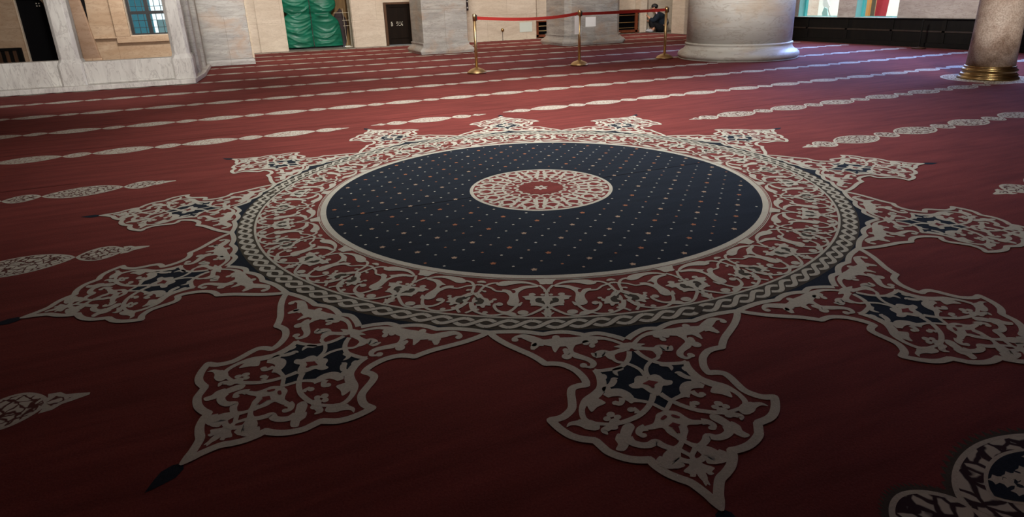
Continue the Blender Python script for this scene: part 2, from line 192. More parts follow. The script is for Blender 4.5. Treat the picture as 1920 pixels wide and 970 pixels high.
def doodle(name, scale, lo, thr=(.035, .075)):
    """cream ornament broken by thin dark scribbled lines"""
    m = newmat(name, (.5, .45, .4, 1), .95, 0, .1); t = NT(m)
    v = t.coord((1, 1, 1))
    n = t.add('ShaderNodeTexNoise'); n.inputs['Scale'].default_value = scale*.5; n.inputs['Detail'].default_value = 2
    t.link(v, n.inputs['Vector'])
    mx = t.add('ShaderNodeMix', data_type='VECTOR'); mx.inputs[0].default_value = .06
    t.link(v, mx.inputs[4]); t.link(n.outputs['Color'], mx.inputs[5])
    vo = t.add('ShaderNodeTexVoronoi', feature='DISTANCE_TO_EDGE'); vo.inputs['Scale'].default_value = scale
    t.link(mx.outputs[1], vo.inputs['Vector'])
    t.base(t.ramp(vo.outputs['Distance'], [(thr[0], lo), (thr[1], (.52, .51, .44, 1))]))
    return m
M['doodle'] = doodle('carpet_scroll', 30, (.10, .035, .03, 1), (.05, .12))
M['doodle2'] = doodle('carpet_scroll_dark', 22, (.04, .022, .025, 1), (.09, .16))

# ================================================================ the carpet: one woven mesh
cp = MB()
M['void'] = newmat('carpet_gap', (.008, .009, .012, 1), .95, 0, .05)
M['doodle3'] = doodle('carpet_scroll_fine', 34, (.24, .13, .11, 1), (.03, .09))
ML = ['red', 'red2', 'cream', 'navy', 'olive', 'seam', 'orange', 'peach', 'doodle', 'doodle2', 'void', 'doodle3']
MI = {k: i for i, k in enumerate(ML)}
LZ = .0005
def pairs(l): return [(l[i], l[i+1]) for i in range(0, len(l), 2)]
def crom(pts, n=4, closed=False, extra=None):
    out = []; N = len(pts)
    segs = N if closed else N-1
    for i in range(segs):
        if closed: p0, p1, p2, p3 = pts[(i-1) % N], pts[i], pts[(i+1) % N], pts[(i+2) % N]
        else: p0, p1, p2, p3 = pts[max(i-1, 0)], pts[i], pts[i+1], pts[min(i+2, N-1)]
        for k in range(n):
            t = k/n
            out.append(tuple(.5*((2*b)+(-a+c)*t+(2*a-5*b+4*c-d)*t*t+(-a+3*b-3*c+d)*t**3) for a, b, c, d in zip(p0, p1, p2, p3)))
    if not closed: out.append(tuple(pts[-1]))
    return out
CNT = [0]
def zz_(layer):
    CNT[0] += 1; return layer*LZ+(CNT[0] % 67)*6e-6      # no two motifs share a plane
def fill(poly, layer, mat):
    z = zz_(layer)
    if area(poly) < 0: poly = poly[::-1]
    cp.add([(x, y, z) for x, y in poly], [tuple(range(len(poly)))], MI[mat])
def area(poly): return sum(a[0]*b[1]-b[0]*a[1] for a, b in zip(poly, poly[1:]+poly[:1]))
def fillu(poly, layer, mat):
    if area(poly) < 0: poly = poly[::-1]
    fill(poly, layer, mat)
def ribbon(pts, widths, layer, mat, closed=False):
    n = len(pts); L = []; R = []
    for i in range(n):
        a = pts[(i-1) % n] if closed or i else pts[i]; b = pts[(i+1) % n] if closed or i < n-1 else pts[i]
        dx, dy = b[0]-a[0], b[1]-a[1]; d = math.hypot(dx, dy) or 1
        w = widths[i] if isinstance(widths, (list, tuple)) else widths
        nx, ny = -dy/d*w/2, dx/d*w/2
        L.append((pts[i][0]+nx, pts[i][1]+ny)); R.append((pts[i][0]-nx, pts[i][1]-ny))
    z = zz_(layer); vs = [(x, y, z) for x, y in L+R]; fs = []
    for i in range(n if closed else n-1):
        j = (i+1) % n; fs.append((i, n+i, n+j, j))
    cp.add(vs, fs, MI[mat])
def annulus(r0, r1, layer, mat, n=240, cx=0, cy=0):
    vs = []; fs = []
    for i in range(n):
        a = 2*PI*i/n
        vs += [(cx+r0*math.cos(a), cy+r0*math.sin(a), layer*LZ), (cx+r1*math.cos(a), cy+r1*math.sin(a), layer*LZ)]
    for i in range(n):
        j = (i+1) % n; fs.append((2*i, 2*i+1, 2*j+1, 2*j))
    cp.add(vs, fs, MI[mat])
def disc(r, layer, mat, n=240, cx=0, cy=0): fill([(cx+r*math.cos(2*PI*i/n), cy+r*math.sin(2*PI*i/n)) for i in range(n)], layer, mat)

# pile ground
XA, XB, YA, YB = -13.5, 11.36, -7.0, 15.48
nx, ny = 28, 24
cp.add([(XA+(XB-XA)*i/nx, YA+(YB-YA)*j/ny, 0) for j in range(ny+1) for i in range(nx+1)],
       [(j*(nx+1)+i, j*(nx+1)+i+1, (j+1)*(nx+1)+i+1, (j+1)*(nx+1)+i) for j in range(ny) for i in range(nx)], MI['red'])
# ---- big medallion
annulus(1.735, 1.846, 1, 'navy'); annulus(1.735, 1.826, 2, 'olive')
disc(1.345, 2, 'navy'); annulus(1.345, 1.386, 3, 'cream'); annulus(1.379, 1.3825, 4, 'red2'); annulus(1.390, 1.395, 3, 'cream')
annulus(1.726, 1.738, 3, 'cream')
# twelve pendants
OUT = [pairs(s) for s in PAT['OUT']]
OUT[-1][-5:] = [(-.0385, 2.6077), (-.0215, 2.637), (-.0095, 2.665), (-.0015, 2.705)]; ARC = [pairs(s) for s in PAT['ARC']]
half = []; half_seg = []
for s_ in OUT: half_seg.append(crom(s_, 5))
for s_ in ARC: half_seg.append(crom(s_, 5))
mir = lambda l: [(-u, v) for u, v in l]
lower = [p for s_ in half_seg[:len(OUT)] for p in s_]      # junction -> tip
lower = [(min(u, -.0005), v) for u, v in lower]
upper = [p for s_ in half_seg[len(OUT):] for p in s_]      # junction -> notch
upper = [(min(u, -.0005), v) for u, v in upper]
outline = lower+mir(lower)[::-1]+mir(upper)+upper[::-1]
AX0 = math.radians(-105.99)
for k in range(12):
    a = AX0+k*PI/6; er = (math.cos(a), math.sin(a)); et = (-er[1], er[0])
    W = lambda l: [(u*et[0]+v*er[0], u*et[1]+v*er[1]) for u, v in l]
    fillu(W(outline), 3, 'red')
    back = [(1.83*math.sin(q), 1.83*math.cos(q)) for q in [math.radians(15-30*i/16) for i in range(17)]]
    fillu(W(upper+mir(upper)[::-1]+back), 2.5, 'navy')
    for sgn in (1, -1):
        mm = (lambda l: l) if sgn == 1 else mir
        for s_ in half_seg[:len(OUT)]:
            s2 = [(min(u, 0), v) for u, v in s_]
            ribbon(W(mm(s2)), [.026]*(len(s2)-5)+[.025, .021, .016, .010, .004] if s_ is half_seg[len(OUT)-1] else .026, 6, 'cream')
        for s_ in half_seg[len(OUT):]: ribbon(W(mm(s_)), .025, 6, 'cream')
        # joints of the outline
        for s_ in half_seg:
            for p in (s_[0],):
                q = W(mm([p]))[0]; disc(.0125, 6.1, 'cream', 8, q[0], q[1])
        for pts, w in PAT['S']:
            p = [(u, v, ww) for (u, v), ww in zip(pairs(pts), w)]
            p = crom(p, 4)
            ribbon(W(mm([(u, v) for u, v, _ in p])), [max(.003, q[2]) for q in p], 6.2+sgn*.1, 'cream')
        for pts, c, sm in PAT['F']:
            p = pairs(pts)
            if c == 'N': continue
            if sm: p = crom(p, 3, True)
            fillu(W(mm(p)), {'W': 6, 'R': 5, 'Q': 7.5}[c], {'W': 'cream', 'R': 'red', 'Q': 'red2'}[c])
    nav = [pairs(p) for p, c, sm in PAT['F'] if c == 'N'][0]
    nav = [(min(u, 0), v) for u, v in nav]
    fillu(W(nav+mir(nav)[::-1]), 4, 'navy')
    # spike of navy beyond each tip
    tip = [(0, 2.695), (-.020, 2.71), (-.028, 2.74), (-.018, 2.77), (0, 2.81), (.018, 2.77), (.028, 2.74), (.020, 2.71)]
    fillu(W(tip), 2, 'navy')
# ---- arabesque band: sixteen repeats, each mirrored
A0 = math.radians(-114.15); HW = math.radians(360/32)
for k in range(16):
    a0 = A0+k*2*HW
    for sgn in (1, -1):
        Wp = lambda l: [(r*math.cos(a0-sgn*f*HW), r*math.sin(a0-sgn*f*HW)) for f, r in l]
        for pts, w in PAT['G']:
            p = crom([(u*.3, v, ww) for (u, v), ww in zip(pairs(pts), w)], 3)
            ribbon(Wp([(q[0]/.3, q[1]) for q in p]), [q[2] for q in p], 4.2+sgn*.1, 'cream')
        for pts, c, sm in PAT['GF']:
            p = pairs(pts)
            if sm: p = [(q[0]/.3, q[1]) for q in crom([(u*.3, v) for u, v in p], 2, True)]
            fillu(Wp(p), 4 if c == 'W' else 2, 'cream' if c == 'W' else 'olive')
# ---- guilloche
NB = 128; st = 2*PI/NB
def strand(i, ph):
    out = []
    for q in range(13):
        f = q/12; a = math.radians(-118.91)+(i+f)*st
        rr = 1.7825+.026*math.cos(PI*(f)+ph)
        out.append((rr*math.cos(a), rr*math.sin(a)))
    return out
for i in range(NB):
    for ph in (0, PI):
        p = strand(i, ph+PI*(i % 2))
        over = (ph == 0) == (i % 2 == 0)
        lay = 4.4 if over else 4
        if over: ribbon(p[3:10], .031, 4.2, 'olive')
        ribbon(p, .0205, lay, 'cream')
# ---- small lattice of dots on the navy field
def star(x, y, r, layer, mat, asp=1.0):
    n = 10; fill([(x+r*(1 if i % 2 == 0 else .62)*math.cos(2*PI*i/n)*asp, y+r*(1 if i % 2 == 0 else .62)*math.sin(2*PI*i/n)) for i in range(n)], layer, mat)
for i in range(-12, 13):
    for j in range(-12, 13):
        x, y = -1.285+.1428*(i+9), -.117+.1475*(j+1)
        if .50 < math.hypot(x, y) < 1.315:
            if (i+j) % 2 == 0: star(x, y, .0165, 3, random.choice(['orange', 'orange', 'peach', 'peach']))
            else: star(x, y, .009, 3, random.choice(['cream', 'cream', 'orange']))
        x += .0714; y += .074
        if .50 < math.hypot(x, y) < 1.315: star(x, y, .0085, 3, random.choice(['cream', 'cream', 'cream', 'peach']))
# ---- centre rosette
disc(.462, 3, 'cream'); disc(.44, 4, 'red2'); NR = 16; R0 = math.radians(-115.3)
def pol(r, a): return (r*math.cos(a), r*math.sin(a))
def pseg(rs, da, k, off=0): return [pol(r, R0+(k+off)*2*PI/NR+math.radians(d)) for r, d in zip(rs, da)]
for k in range(NR):
    for sg in (1, -1):
        Z = lambda l: [pol(r, R0+k*2*PI/NR+sg*math.radians(d)) for r, d in l]
        ribbon(crom(Z([(.425, 0), (.42, 2.6), (.40, 3.0), (.37, 2.6), (.345, 4.5), (.325, 7.5), (.315, 11.25)]), 4), .017, 5, 'cream')
        ribbon(crom(Z([(.45, 11.25), (.42, 9.5), (.39, 8.5), (.365, 5), (.33, 3.5), (.305, 6), (.28, 8), (.255, 7), (.245, 0)]), 4), .016, 5, 'cream')
        ribbon(crom(Z([(.385, 3), (.395, 6), (.405, 11.25)]), 3), .015, 5, 'cream')
        ribbon(crom(Z([(.315, 0), (.30, 4), (.27, 5), (.25, 9), (.24, 11.25)]), 4), .014, 5, 'cream')
        ribbon(crom(Z([(.245, 0), (.235, 6), (.215, 6.5), (.19, 0)]), 4), .013, 5, 'cream')
        ribbon(crom(Z([(.165, 0), (.172, 3), (.15, 7), (.16, 11.25)]), 4), .013, 5, 'cream')
disc(.145, 5.5, 'red'); 
fill([(.038*(1+.28*math.cos(6*t))*math.cos(t), .038*(1+.28*math.cos(6*t))*math.sin(t)) for t in [2*PI*i/48 for i in range(48)]], 6, 'cream')
disc(.012, 6.5, 'red2', 16)
# ---- rows of cartouches
def lens(x, y, hl, hw, layer, mat, p=.62, n=28, wav=0):
    up = []
    for i in range(n+1):
        s = -1+2*i/n; w = hw*max(0, 1-abs(s)**1.9)**p*(1+wav*math.cos(i*PI))
        up.append((x+s*hl, w))
    pts = [(a, y-w) for a, w in up]+[(a, y+w) for a, w in up[-2:0:-1]]
    fill(pts, layer, mat)
def cart(x, y, big, near=False, far=False):
    if big: hl, hw = .243, .135
    else: hl, hw = .110, .100
    if near:
        hl *= 1.07
        lens(x, y, hl+.018, hw+.018, 1, 'olive', .6, 44, .08)
    e = .62 if near else .78
    lens(x, y, hl, hw, 2, 'cream', e)
    lens(x, y, hl-.016, hw-.013, 3, 'doodle2' if near else 'doodle3' if far else 'doodle', e)
    if near and big:
        lens(x, y, hl*.66, hw*.62, 4, 'cream', .75); lens(x, y, hl*.62, hw*.55, 5, 'navy', .75)
        for i in range(26):
            s = random.uniform(-.5, .5)*hl; t = random.uniform(-.45, .45)*hw*(1-abs(s/hl))
            star(x+s, y+t, .016, 6, 'cream', 1.5)

def fin(x, y, d):
    P_ = [(-.075, 0), (-.03, .03), (-.035, .055), (.0, .05), (.02, .028), (.05, .02), (.09, .006), (.09, -.006), (.05, -.02), (.02, -.028), (0, -.05), (-.035, -.055), (-.03, -.03)]
    fillu([(x+d*a, y+b) for a, b in P_], 2, 'cream')
    Q_ = [(-.03, 0), (-.012, .022), (-.008, .03), (.012, .015), (.04, 0), (.012, -.015), (-.008, -.03), (-.012, -.022)]
    fillu([(x+d*a, y+b) for a, b in Q_], 3, 'doodle')
PER = .7035
for k in range(-4, 12):
    t = .02+1.405*k if k < 4 else .02+1.40*k
    if k == -2: t = -2.83
    xs = []
    if k in (-1, 0, 1): spans = [(-20, -2.40), (2.42, 20)]; fins = [(-2.335, 1), (2.375, -1)]
    elif k in (2, -2): spans = [(-20, -1.0), (-.45, .5), (1.03, 20)]; fins = [(-.90, 1), (-.50, -1), (.57, 1), (.95, -1)]
    else: spans = [(-20, 20)]; fins = []
    for f, d in fins: fin(f, t, d)
    for n in range(-20, 21):
        for off, big in ((0, True), (PER/2, False)):
            if k in (2, -2) or abs(k) <= 1: x = (.03 if k in (2, -2) else .06)+n*PER+off
            else: x = .08+n*PER+off
            if abs(k) <= 1 and x < 0: x -= .06
            if k in (2, -2) and x < -.6: x -= .0
            if XA+.3 < x < XB-.3 and any(a < x < b for a, b in spans): cart(x, t, big, k == -2, k >= 2)
    # seam of the carpet breadth
    if k != 11:
        if k in (0, 1, -1): segs = [(XA+.1, -2.9), (2.9, XB-.1)] if k else [(XA+.1, -2.75), (-1.335, -.47), (.47, 1.335), (2.75, XB-.1)]
        elif k == 2: segs = [(XA+.1, XB-.1)]
        else: segs = [(XA+.1, XB-.1)]
        if k >= 0:
            for a, b in segs:
                zz = t+.275 if k else .02
                if k == 0 and (a < -2 or b > 2): continue
                fill([(a, zz-.006), (b, zz-.006), (b, zz+.006), (a, zz+.006)], 2.6 if k == 0 else 1, 'seam' if k else 'void')
# woven collar round the slim column
CX2, CY2 = 7.43, 1.77
annulus(.30, .53, 2.5, 'cream', 64, CX2, CY2); annulus(.30, .50, 3.2, 'doodle', 64, CX2, CY2)
carpet = cp.build('carpet', [M[k] for k in ML])
tag(carpet, 'red wall-to-wall prayer carpet with navy and cream sunburst medallion', 'carpet')
carpet.location.z = .001

# ================================================================ the setting
cream_wall = marble('stone_cream', sl(212, 199, 182), sl(196, 181, 163), sl(176, 158, 140), 1.0, (1.35, .78, 'x'), .7)
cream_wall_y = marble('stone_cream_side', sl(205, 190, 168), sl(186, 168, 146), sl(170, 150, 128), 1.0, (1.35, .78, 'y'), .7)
tan_wall = marble('stone_tan', sl(196, 172, 146), sl(178, 150, 122), sl(150, 122, 98), .8, (1.6, .9, 'x'), .7)
grey_marble = marble('marble_grey', sl(178, 174, 168), sl(140, 136, 132), sl(105, 98, 92), .9, (3.0, 1.05, 'x'), .4, sl(168, 138, 112), (.7, .7, 4.5))
white_marble = marble('marble_white', sl(214, 210, 202), sl(184, 178, 172), sl(140, 130, 126), .9, None, .4, None, (3.0, 3.0, .8))
col_marble = marble('marble_column', sl(206, 203, 194), sl(184, 180, 171), sl(150, 136, 120), .7, None, .42, sl(196, 176, 152), (.6, .6, 2.6))
grey_side = marble('marble_grey_side', sl(178, 174, 168), sl(150, 146, 142), sl(105, 98, 92), .9, (3.0, 1.05, 'y'), .4, None, (.7, .7, 4.5))
granite = newmat('column_granite', sl(150, 128, 112), .5); t = NT(granite)
v = t.coord()
c = t.ramp(t.noise(v, 2.6, 6, .65, .5), [(.3, sl(112, 88, 72)), (.46, sl(168, 148, 134)), (.7, sl(198, 184, 172))])
c = t.mix(1.0, c, t.ramp(t.noise(v, 60, 3, .7), [(.35, (.62, .58, .55, 1)), (.6, (1.1, 1.1, 1.1, 1))]), 'MULTIPLY'); t.base(c)
brass = newmat('brass', sl(150, 124, 84), .3, 1)
NT(brass).bump(NT(brass).noise(NT(brass).coord(), 30, 3), .05, .003)
gold = newmat('polished_brass', sl(206, 176, 128), .42, 1)
dark_wood = wood('wood_black', (.004, .0035, .003, 1), (.009, .007, .005, 1), .6, spec=.12)
door_wood = wood('wood_door', (.007, .0045, .003, 1), (.014, .008, .005, 1), .6, spec=.08)
frame_wood = wood('wood_frame', sl(66, 44, 28), sl(92, 62, 38), .5)
rack_wood = wood('wood_rack', sl(96, 48, 30), sl(126, 66, 40), .5)
ochre_wood = wood('wood_ochre', sl(98, 74, 40), sl(130, 98, 54), .6)
black = newmat('dark_void', (.004, .004, .005, 1), .8, 0, .1)
shell = newmat('mother_of_pearl', sl(225, 220, 205), .3)
iron = newmat('window_iron', (.012, .012, .014, 1), .5)
paper = newmat('paper', sl(242, 242, 240), .8)
red_cloth = newmat('belt_red', sl(150, 40, 34), .75, 0, .2)
NT(red_cloth).bump(NT(red_cloth).noise(NT(red_cloth).coord((200, 200, 200)), 1, 2), .2, .002)
plaster = newmat('plaster', sl(200, 185, 165), .9)
glass = bpy.data.materials.new('window_glass'); glass.use_nodes = True
g = glass.node_tree; g.nodes.clear()
o_ = g.nodes.new('ShaderNodeOutputMaterial'); tr = g.nodes.new('ShaderNodeBsdfTransparent'); gl = g.nodes.new('ShaderNodeBsdfGlossy')
tr.inputs['Color'].default_value = (.93, .97, .97, 1); gl.inputs['Roughness'].default_value = .03
mx = g.nodes.new('ShaderNodeMixShader'); mx.inputs[0].default_value = .06
g.links.new(tr.outputs[0], mx.inputs[1]); g.links.new(gl.outputs[0], mx.inputs[2]); g.links.new(mx.outputs[0], o_.inputs[0])
teal = newmat('teal_paint', sl(70, 170, 170), .5)
HZ = 6.0
# floor slab below the carpet
struct(MB().box(-14, 14.6, -7.5, 16.6, -.12, 0).build('floor', newmat('floor_stone', sl(120, 112, 104), .7)))
# back wall with its openings: window, two doorways, tarp niche
wb = MB(); Y0, Y1 = 16.0, 16.6
def wall_y(x0, x1, z0, z1): wb.box(x0, x1, Y0, Y1, z0, z1)
wall_y(-14, -6.78, 0, HZ); wall_y(-6.78, -6.19, 1.60, HZ); wall_y(-6.19, -4.46, 0, HZ)
wall_y(-4.46, -2.6, 0, .62); wall_y(-4.46, -2.6, 2.3, HZ); wall_y(-2.6, -.585, 0, HZ)
wall_y(-.585, 1.285, 2.9, HZ); wall_y(1.285, 2.262, 0, HZ); wall_y(2.262, 3.14, 1.262, HZ); wall_y(3.14, 14.6, 0, HZ)
struct(wb.build('wall_back', cream_wall))
struct(MB().box(-.7, 1.4, 17.05, 17.2, 0, 3.2).box(-.7, -.6, 16.6, 17.05, 0, 3.2).box(1.3, 1.4, 16.6, 17.05, 0, 3.2).box(-.7, 1.4, 16.6, 17.05, 2.9, 3.2).build('trim_niche', ochre_wood))
# thicker projecting facing of the wall between the piers
struct(MB().box(4.72, 7.09, 15.5, 15.99, 0, HZ).build('wall_facing', cream_wall))
struct(MB().box(-1.33, -.6, 15.93, 15.998, 0, HZ).box(1.30, 2.24, 15.93, 15.998, 0, HZ).build('trim_pilasters', cream_wall))
# tan inner wall skin of the enclosed bay
struct(MB().box(-6.17, -4.47, 15.9, 15.998, 0, 4).box(-4.47, -2.62, 15.9, 15.998, 0, .60).box(-8.6, -6.80, 15.9, 15.998, 0, 4).build('wall_bay', tan_wall))
struct(MB().box(-5.28, -4.75, 15.82, 15.9, .56, .60).box(-4.78, -4.46, 15.82, 15.9, .60, 4).box(-4.78, -2.62, 15.82, 15.9, .44, .60).build('trim_window', tan_wall, bevel=.01))
# ceiling and remaining walls
struct(MB().box(-14, 14.6, -7.5, 16.6, HZ, HZ+.2).build('ceiling', plaster))
struct(MB().box(-14.3, -14, -7.5, 16.6, 0, HZ).build('wall_left', cream_wall_y))
struct(MB().box(-14, 14.6, -7.8, -7.5, 0, HZ).build('wall_front', cream_wall))
# right wall with two windows
XR, XD = 11.5, 11.76
wr = MB()
def wall_x(y0, y1, z0, z1): wr.box(XR, XD, y0, y1, z0, z1)
W2 = (7.76, 8.95); W3 = (6.22, 7.27); ZT = 2.9
wall_x(-7.5, 13.4, 0, .57); wall_x(-7.5, 13.4, ZT, HZ)
wall_x(-7.5, W3[0], .57, ZT); wall_x(W3[1], W2[0], .57, ZT); wall_x(W2[1], 13.4, .57, ZT)
struct(wr.build('wall_right', marble('stone_grey_side', sl(182, 172, 164), sl(158, 146, 138), sl(120, 106, 98), .9, (2.2, .8, 'y'), .6)))
struct(MB().box(14.3, 14.6, 13.4, 16.6, 0, HZ).box(11.82, 14.6, 13.2, 13.4, 0, HZ).build('wall_corridor', cream_wall_y))

def window(name, y0, y1):
    e = bpy.data.objects.new(name, None); C.objects.link(e); e.location = (XR+.20, (y0+y1)/2, .58); struct(e)
    h = (y1-y0)/2; zt = ZT-.58; f = MB()
    f.box(-.03, .05, -h, -h+.06, 0, zt); f.box(-.03, .05, h-.06, h, 0, zt); f.box(-.03, .05, -h+.06, h-.06, 0, .025); f.box(-.03, .05, -h+.06, h-.06, zt-.06, zt)
    f.build('window_frame', teal, e, bevel=.004)
    MB().box(.0, .006, -h+.06, h-.06, .025, zt-.06).build('pane', glass, e)
    MB().box(-.20, -.03, h-.012, h-.001, 0, zt).build('reveal', newmat('reveal_skylit', sl(120, 178, 178), .6), e)  # blue skylight on the jamb is put into its colour
    MB().box(-.24, -.03, -h, h, -.012, .012).build('sill', newmat('sill_marble', sl(206, 216, 216), .3), e, bevel=.004)
window('window_2', *W2); window('window_3', *W3)
# leaded window in the bay, iron mullions
e = bpy.data.objects.new('window_1', None); C.objects.link(e); e.location = (-3.53, 16.25, .62); struct(e)
f = MB(); f.box(-.93, -.86, -.05, .05, 0, 1.68); f.box(.86, .93, -.05, .05, 0, 1.68); f.box(-.86, .86, -.05, .05, 0, .035); f.box(-.86, .86, -.05, .05, 1.62, 1.68)
for x in (-.47, .0, .47): f.box(x-.045, x+.045, -.05, .05, .035, 1.62)
for z in (.56, 1.1): f.box(-.86, .86, -.055, .055, z-.04, z+.04)
f.build('window_frame', iron, e)
b = MB()
for x in [-.86+.1433*i for i in range(1, 12)]: b.box(x-.006, x+.006, -.02, .02, .035, 1.62)
for z in [.18*i for i in range(1, 9)]: b.box(-.86, .86, -.02, .02, z-.006, z+.006)
b.build('glazing_bars', iron, e)
MB().box(-.86, .86, .03, .036, .035, 1.62).build('pane', glass, e)

# doors
e = bpy.data.objects.new('door_1', None); C.objects.link(e); e.location = (-6.485, 16.1, 0); struct(e)
MB().box(-.295, .295, 0, .06, 0, 1.60).build('leaf', black, e)
d = MB()
for i in range(2):
    for j in range(2): d.lathe([(.018, 0), (.014, .012)], 0, 0, 10); 
dd = MB()
for i in range(2):
    for j in range(2): dd.box(.10+.055*i, .125+.055*i, -.012, .0, 1.40+.06*j, 1.425+.06*j)
dd.build('inlay', shell, e, bevel=.003)
fr = MB(); fr.prism([(.16, 1.60), (.20, 1.575), (.245, 1.53), (.272, 1.48), (.285, 1.40), (.295, 1.40), (.295, 1.60)], 0, .1)
o = fr.build('arch_spandrel', tan_wall, e); o.rotation_euler = (PI/2, 0, 0); o.location = (0, -.005, 0)
e = bpy.data.objects.new('door_2', None); C.objects.link(e); e.location = (2.70, 16.02, 0); struct(e)
MB().box(-.435, -.36, -.06, .08, 0, 1.26).box(.36, .435, -.06, .08, 0, 1.26).box(-.36, .36, -.06, .08, 1.20, 1.26).build('door_frame', frame_wood, e, bevel=.006)
p = MB().box(-.36, .36, .0, .05, .02, 1.20)
p.box(-.36, -.29, -.02, .0, .02, 1.20).box(.29, .36, -.02, .0, .02, 1.20).box(-.29, .29, -.02, .0, 1.12, 1.20).box(-.29, .29, -.02, .0, .02, .16).box(-.29, .29, -.02, 0, .21, .235)
p.build('leaf', door_wood, e, bevel=.004)
q = MB()
for gx, pat in ((-.24, [(0,0),(1,0),(0,1),(1,1),(0,2),(1,2),(.5,3),(0,3)]), (-.07, [(0,0),(2,0),(1,1),(0,2),(2,2),(0,3),(1,3)]), (.03, [(0,0),(1,1),(2,0),(2,1),(0,3),(1,2),(2,3)])):
    for a, b_ in pat: q.box(gx+a*.033, gx+a*.033+.02, -.006, .0, .57+b_*.034, .57+b_*.034+.018)
q.build('inlay', shell, e)

# ================================================================ things built of stone
def sq(x0, x1, y0, y1, c=0):
    if c == 0: return [(x0, y0), (x1, y0), (x1, y1), (x0, y1)]
    return [(x0+c, y0), (x1-c, y0), (x1, y0+c), (x1, y1-c), (x1-c, y1), (x0+c, y1), (x0, y1-c), (x0, y0+c)]
def pier(name, label, x0, x1, y0, y1, ch, grow, hts, mats):
    cx, cy = (x0+x1)/2, (y0+y1)/2
    e = thing(name, label, 'pier', (cx, cy, 0))
    L = lambda gx: sq(x0-cx-gx, x1-cx+gx, y0-cy-gx, y1-cy+gx, ch)
    MB().rings([(L(0), hts[-1]), (L(0), HZ-.01)]).build('shaft', mats[0], e, bevel=.012)
    prof = grow
    MB().rings([(L(gx), z) for gx, z in prof]).build('base', mats[1], e)
    return e
prof = [(.095, .008), (.10, .03), (.105, .04), (.115, .06), (.118, .085), (.108, .11), (.085, .135), (.055, .16), (.03, .185), (.018, .21), (.018, .235), (.03, .24), (.03, .262), (.0, .268)]
pier('marble_pier', 'grey marble pier standing between dark wooden door and first brass post', 2.29, 3.43, 11.6, 12.75, 0, prof, [.26], (grey_marble, grey_marble))
pier('marble_pier', 'grey chamfered marble pier with a white notice on its front', 6.2, 7.90, 11.62, 13.0, .14, [(g*1.12, z*1.05) for g, z in prof], [.26], (grey_marble, grey_marble))
e = thing('marble_pier', 'broad grey marble pier right behind the white marble enclosure', 'pier', (-2.045, 12.9, 0))
MB().box(-.52, .46, -1.0, 1.0, .13, HZ-.01).build('shaft', grey_marble, e, bevel=.01)
MB().rings([(sq(-.54, .50, -1.03, 1.03), .008), (sq(-.54, .50, -1.03, 1.03), .085), (sq(-.53, .475, -1.015, 1.015), .13)]).build('base', grey_side, e)
MB().box(.46, .50, -1.0, 1.0, .14, HZ-.01).build('edge_strip', cream_wall_y, e)

# giant round column
e = thing('round_column', 'massive round pale marble column beside the red barrier belt', 'column', (7.18, 6.27, 0))
pr_ = [(1.05, .004), (1.075, .02), (1.10, .03), (1.125, .06), (1.128, .09), (1.115, .125), (1.08, .155), (1.03, .18), (1.0, .21), (.985, .245), (.98, .27), (.995, .275), (.995, .302), (.975, .31)]
MB().lathe([(1.11, .008), (1.11, .018), (1.07, .02)], n=96).build('base_slab', col_marble, e, smooth=False)
o = MB().lathe([(r, z) for r, z in pr_ if z > .015], n=96).build('base', col_marble, e, smooth=True)
sh = [(.972, .31), (.965, 1.2), (.955, 2.4), (.93, HZ-.01)]
MB().lathe(sh, n=96).build('shaft', col_marble, e, smooth=True)
# slim granite column with brass collar
e = thing('slim_column', 'slim mottled brown stone column with a brass ring base', 'column', (CX2, CY2, 0))
MB().lathe([(.272, .17), (.262, .6), (.255, 1.5), (.245, HZ-.01)], n=64).build('shaft', granite, e, smooth=True)
bp = [(.34, .006), (.342, .02), (.325, .035), (.318, .045), (.322, .06), (.312, .075), (.296, .082), (.298, .10), (.31, .112), (.308, .13), (.292, .14), (.285, .15), (.290, .158), (.286, .17), (.270, .176)]
MB().lathe(bp, n=72).build('collar', brass, e, smooth=True)

# marble enclosure on the left
e = thing('marble_enclosure', 'white marble enclosure with square posts and low parapet at left', 'enclosure', (-2.5, 8.34, 0))
T = lambda x: x+2.5
def eb(name, boxes, m, bev=.012, sub=None):
    k = MB()
    for b_ in boxes: k.box(b_[0]+2.5, b_[1]+2.5, b_[2]-8.34, b_[3]-8.34, b_[4], b_[5])
    return k.build(name, m, sub or e, bevel=bev)
k = MB(); k.prism([(-6.5, 0), (-.04, 0), (.05, 1.15), (.05, 3.3), (-.35, 3.3), (-.35, .55), (-6.5, .55)], .008, .088); k.build('plinth', white_marble, e, bevel=.012)
eb('parapet', [(-9.0, -4.44, 8.50, 8.72, .086, .485)], white_marble)
eb('parapet', [(-4.12, -2.84, 8.50, 8.72, .086, .448)], white_marble)
eb('panel_moulding', [(-4.09, -2.86, 8.485, 8.50, .10, .125)], white_marble, .004)
def post(x0, x1, y0, y1):
    P0 = (x0+2.5, x1+2.5, y0-8.34, y1-8.34)
    k = MB(); k.rings([(sq(*P0, .03), .086), (sq(*P0, .03), .42), (sq(P0[0]+.03, P0[1]-.03, P0[2]+.03, P0[3]-.03, .05), .50), (sq(P0[0]+.03, P0[1]-.03, P0[2]+.03, P0[3]-.03, .05), 3.4)])
    return k.build('post', white_marble, e, bevel=.006)
post(-4.46, -4.11, 8.44, 8.80); post(-2.86, -2.53, 8.44, 8.80)
post(-8.6, -8.25, 8.44, 8.80)
k = MB().box(-.36, -.06, .42, 3.28, .086, .46); k.build('parapet', grey_side, e, bevel=.012)
k = MB()
k.rings([(sq(-.33, -.02, 1.1, 1.5, .03), .086), (sq(-.33, -.02, 1.1, 1.5, .03), 3.4)]); k.build('post', grey_side, e, bevel=.006)
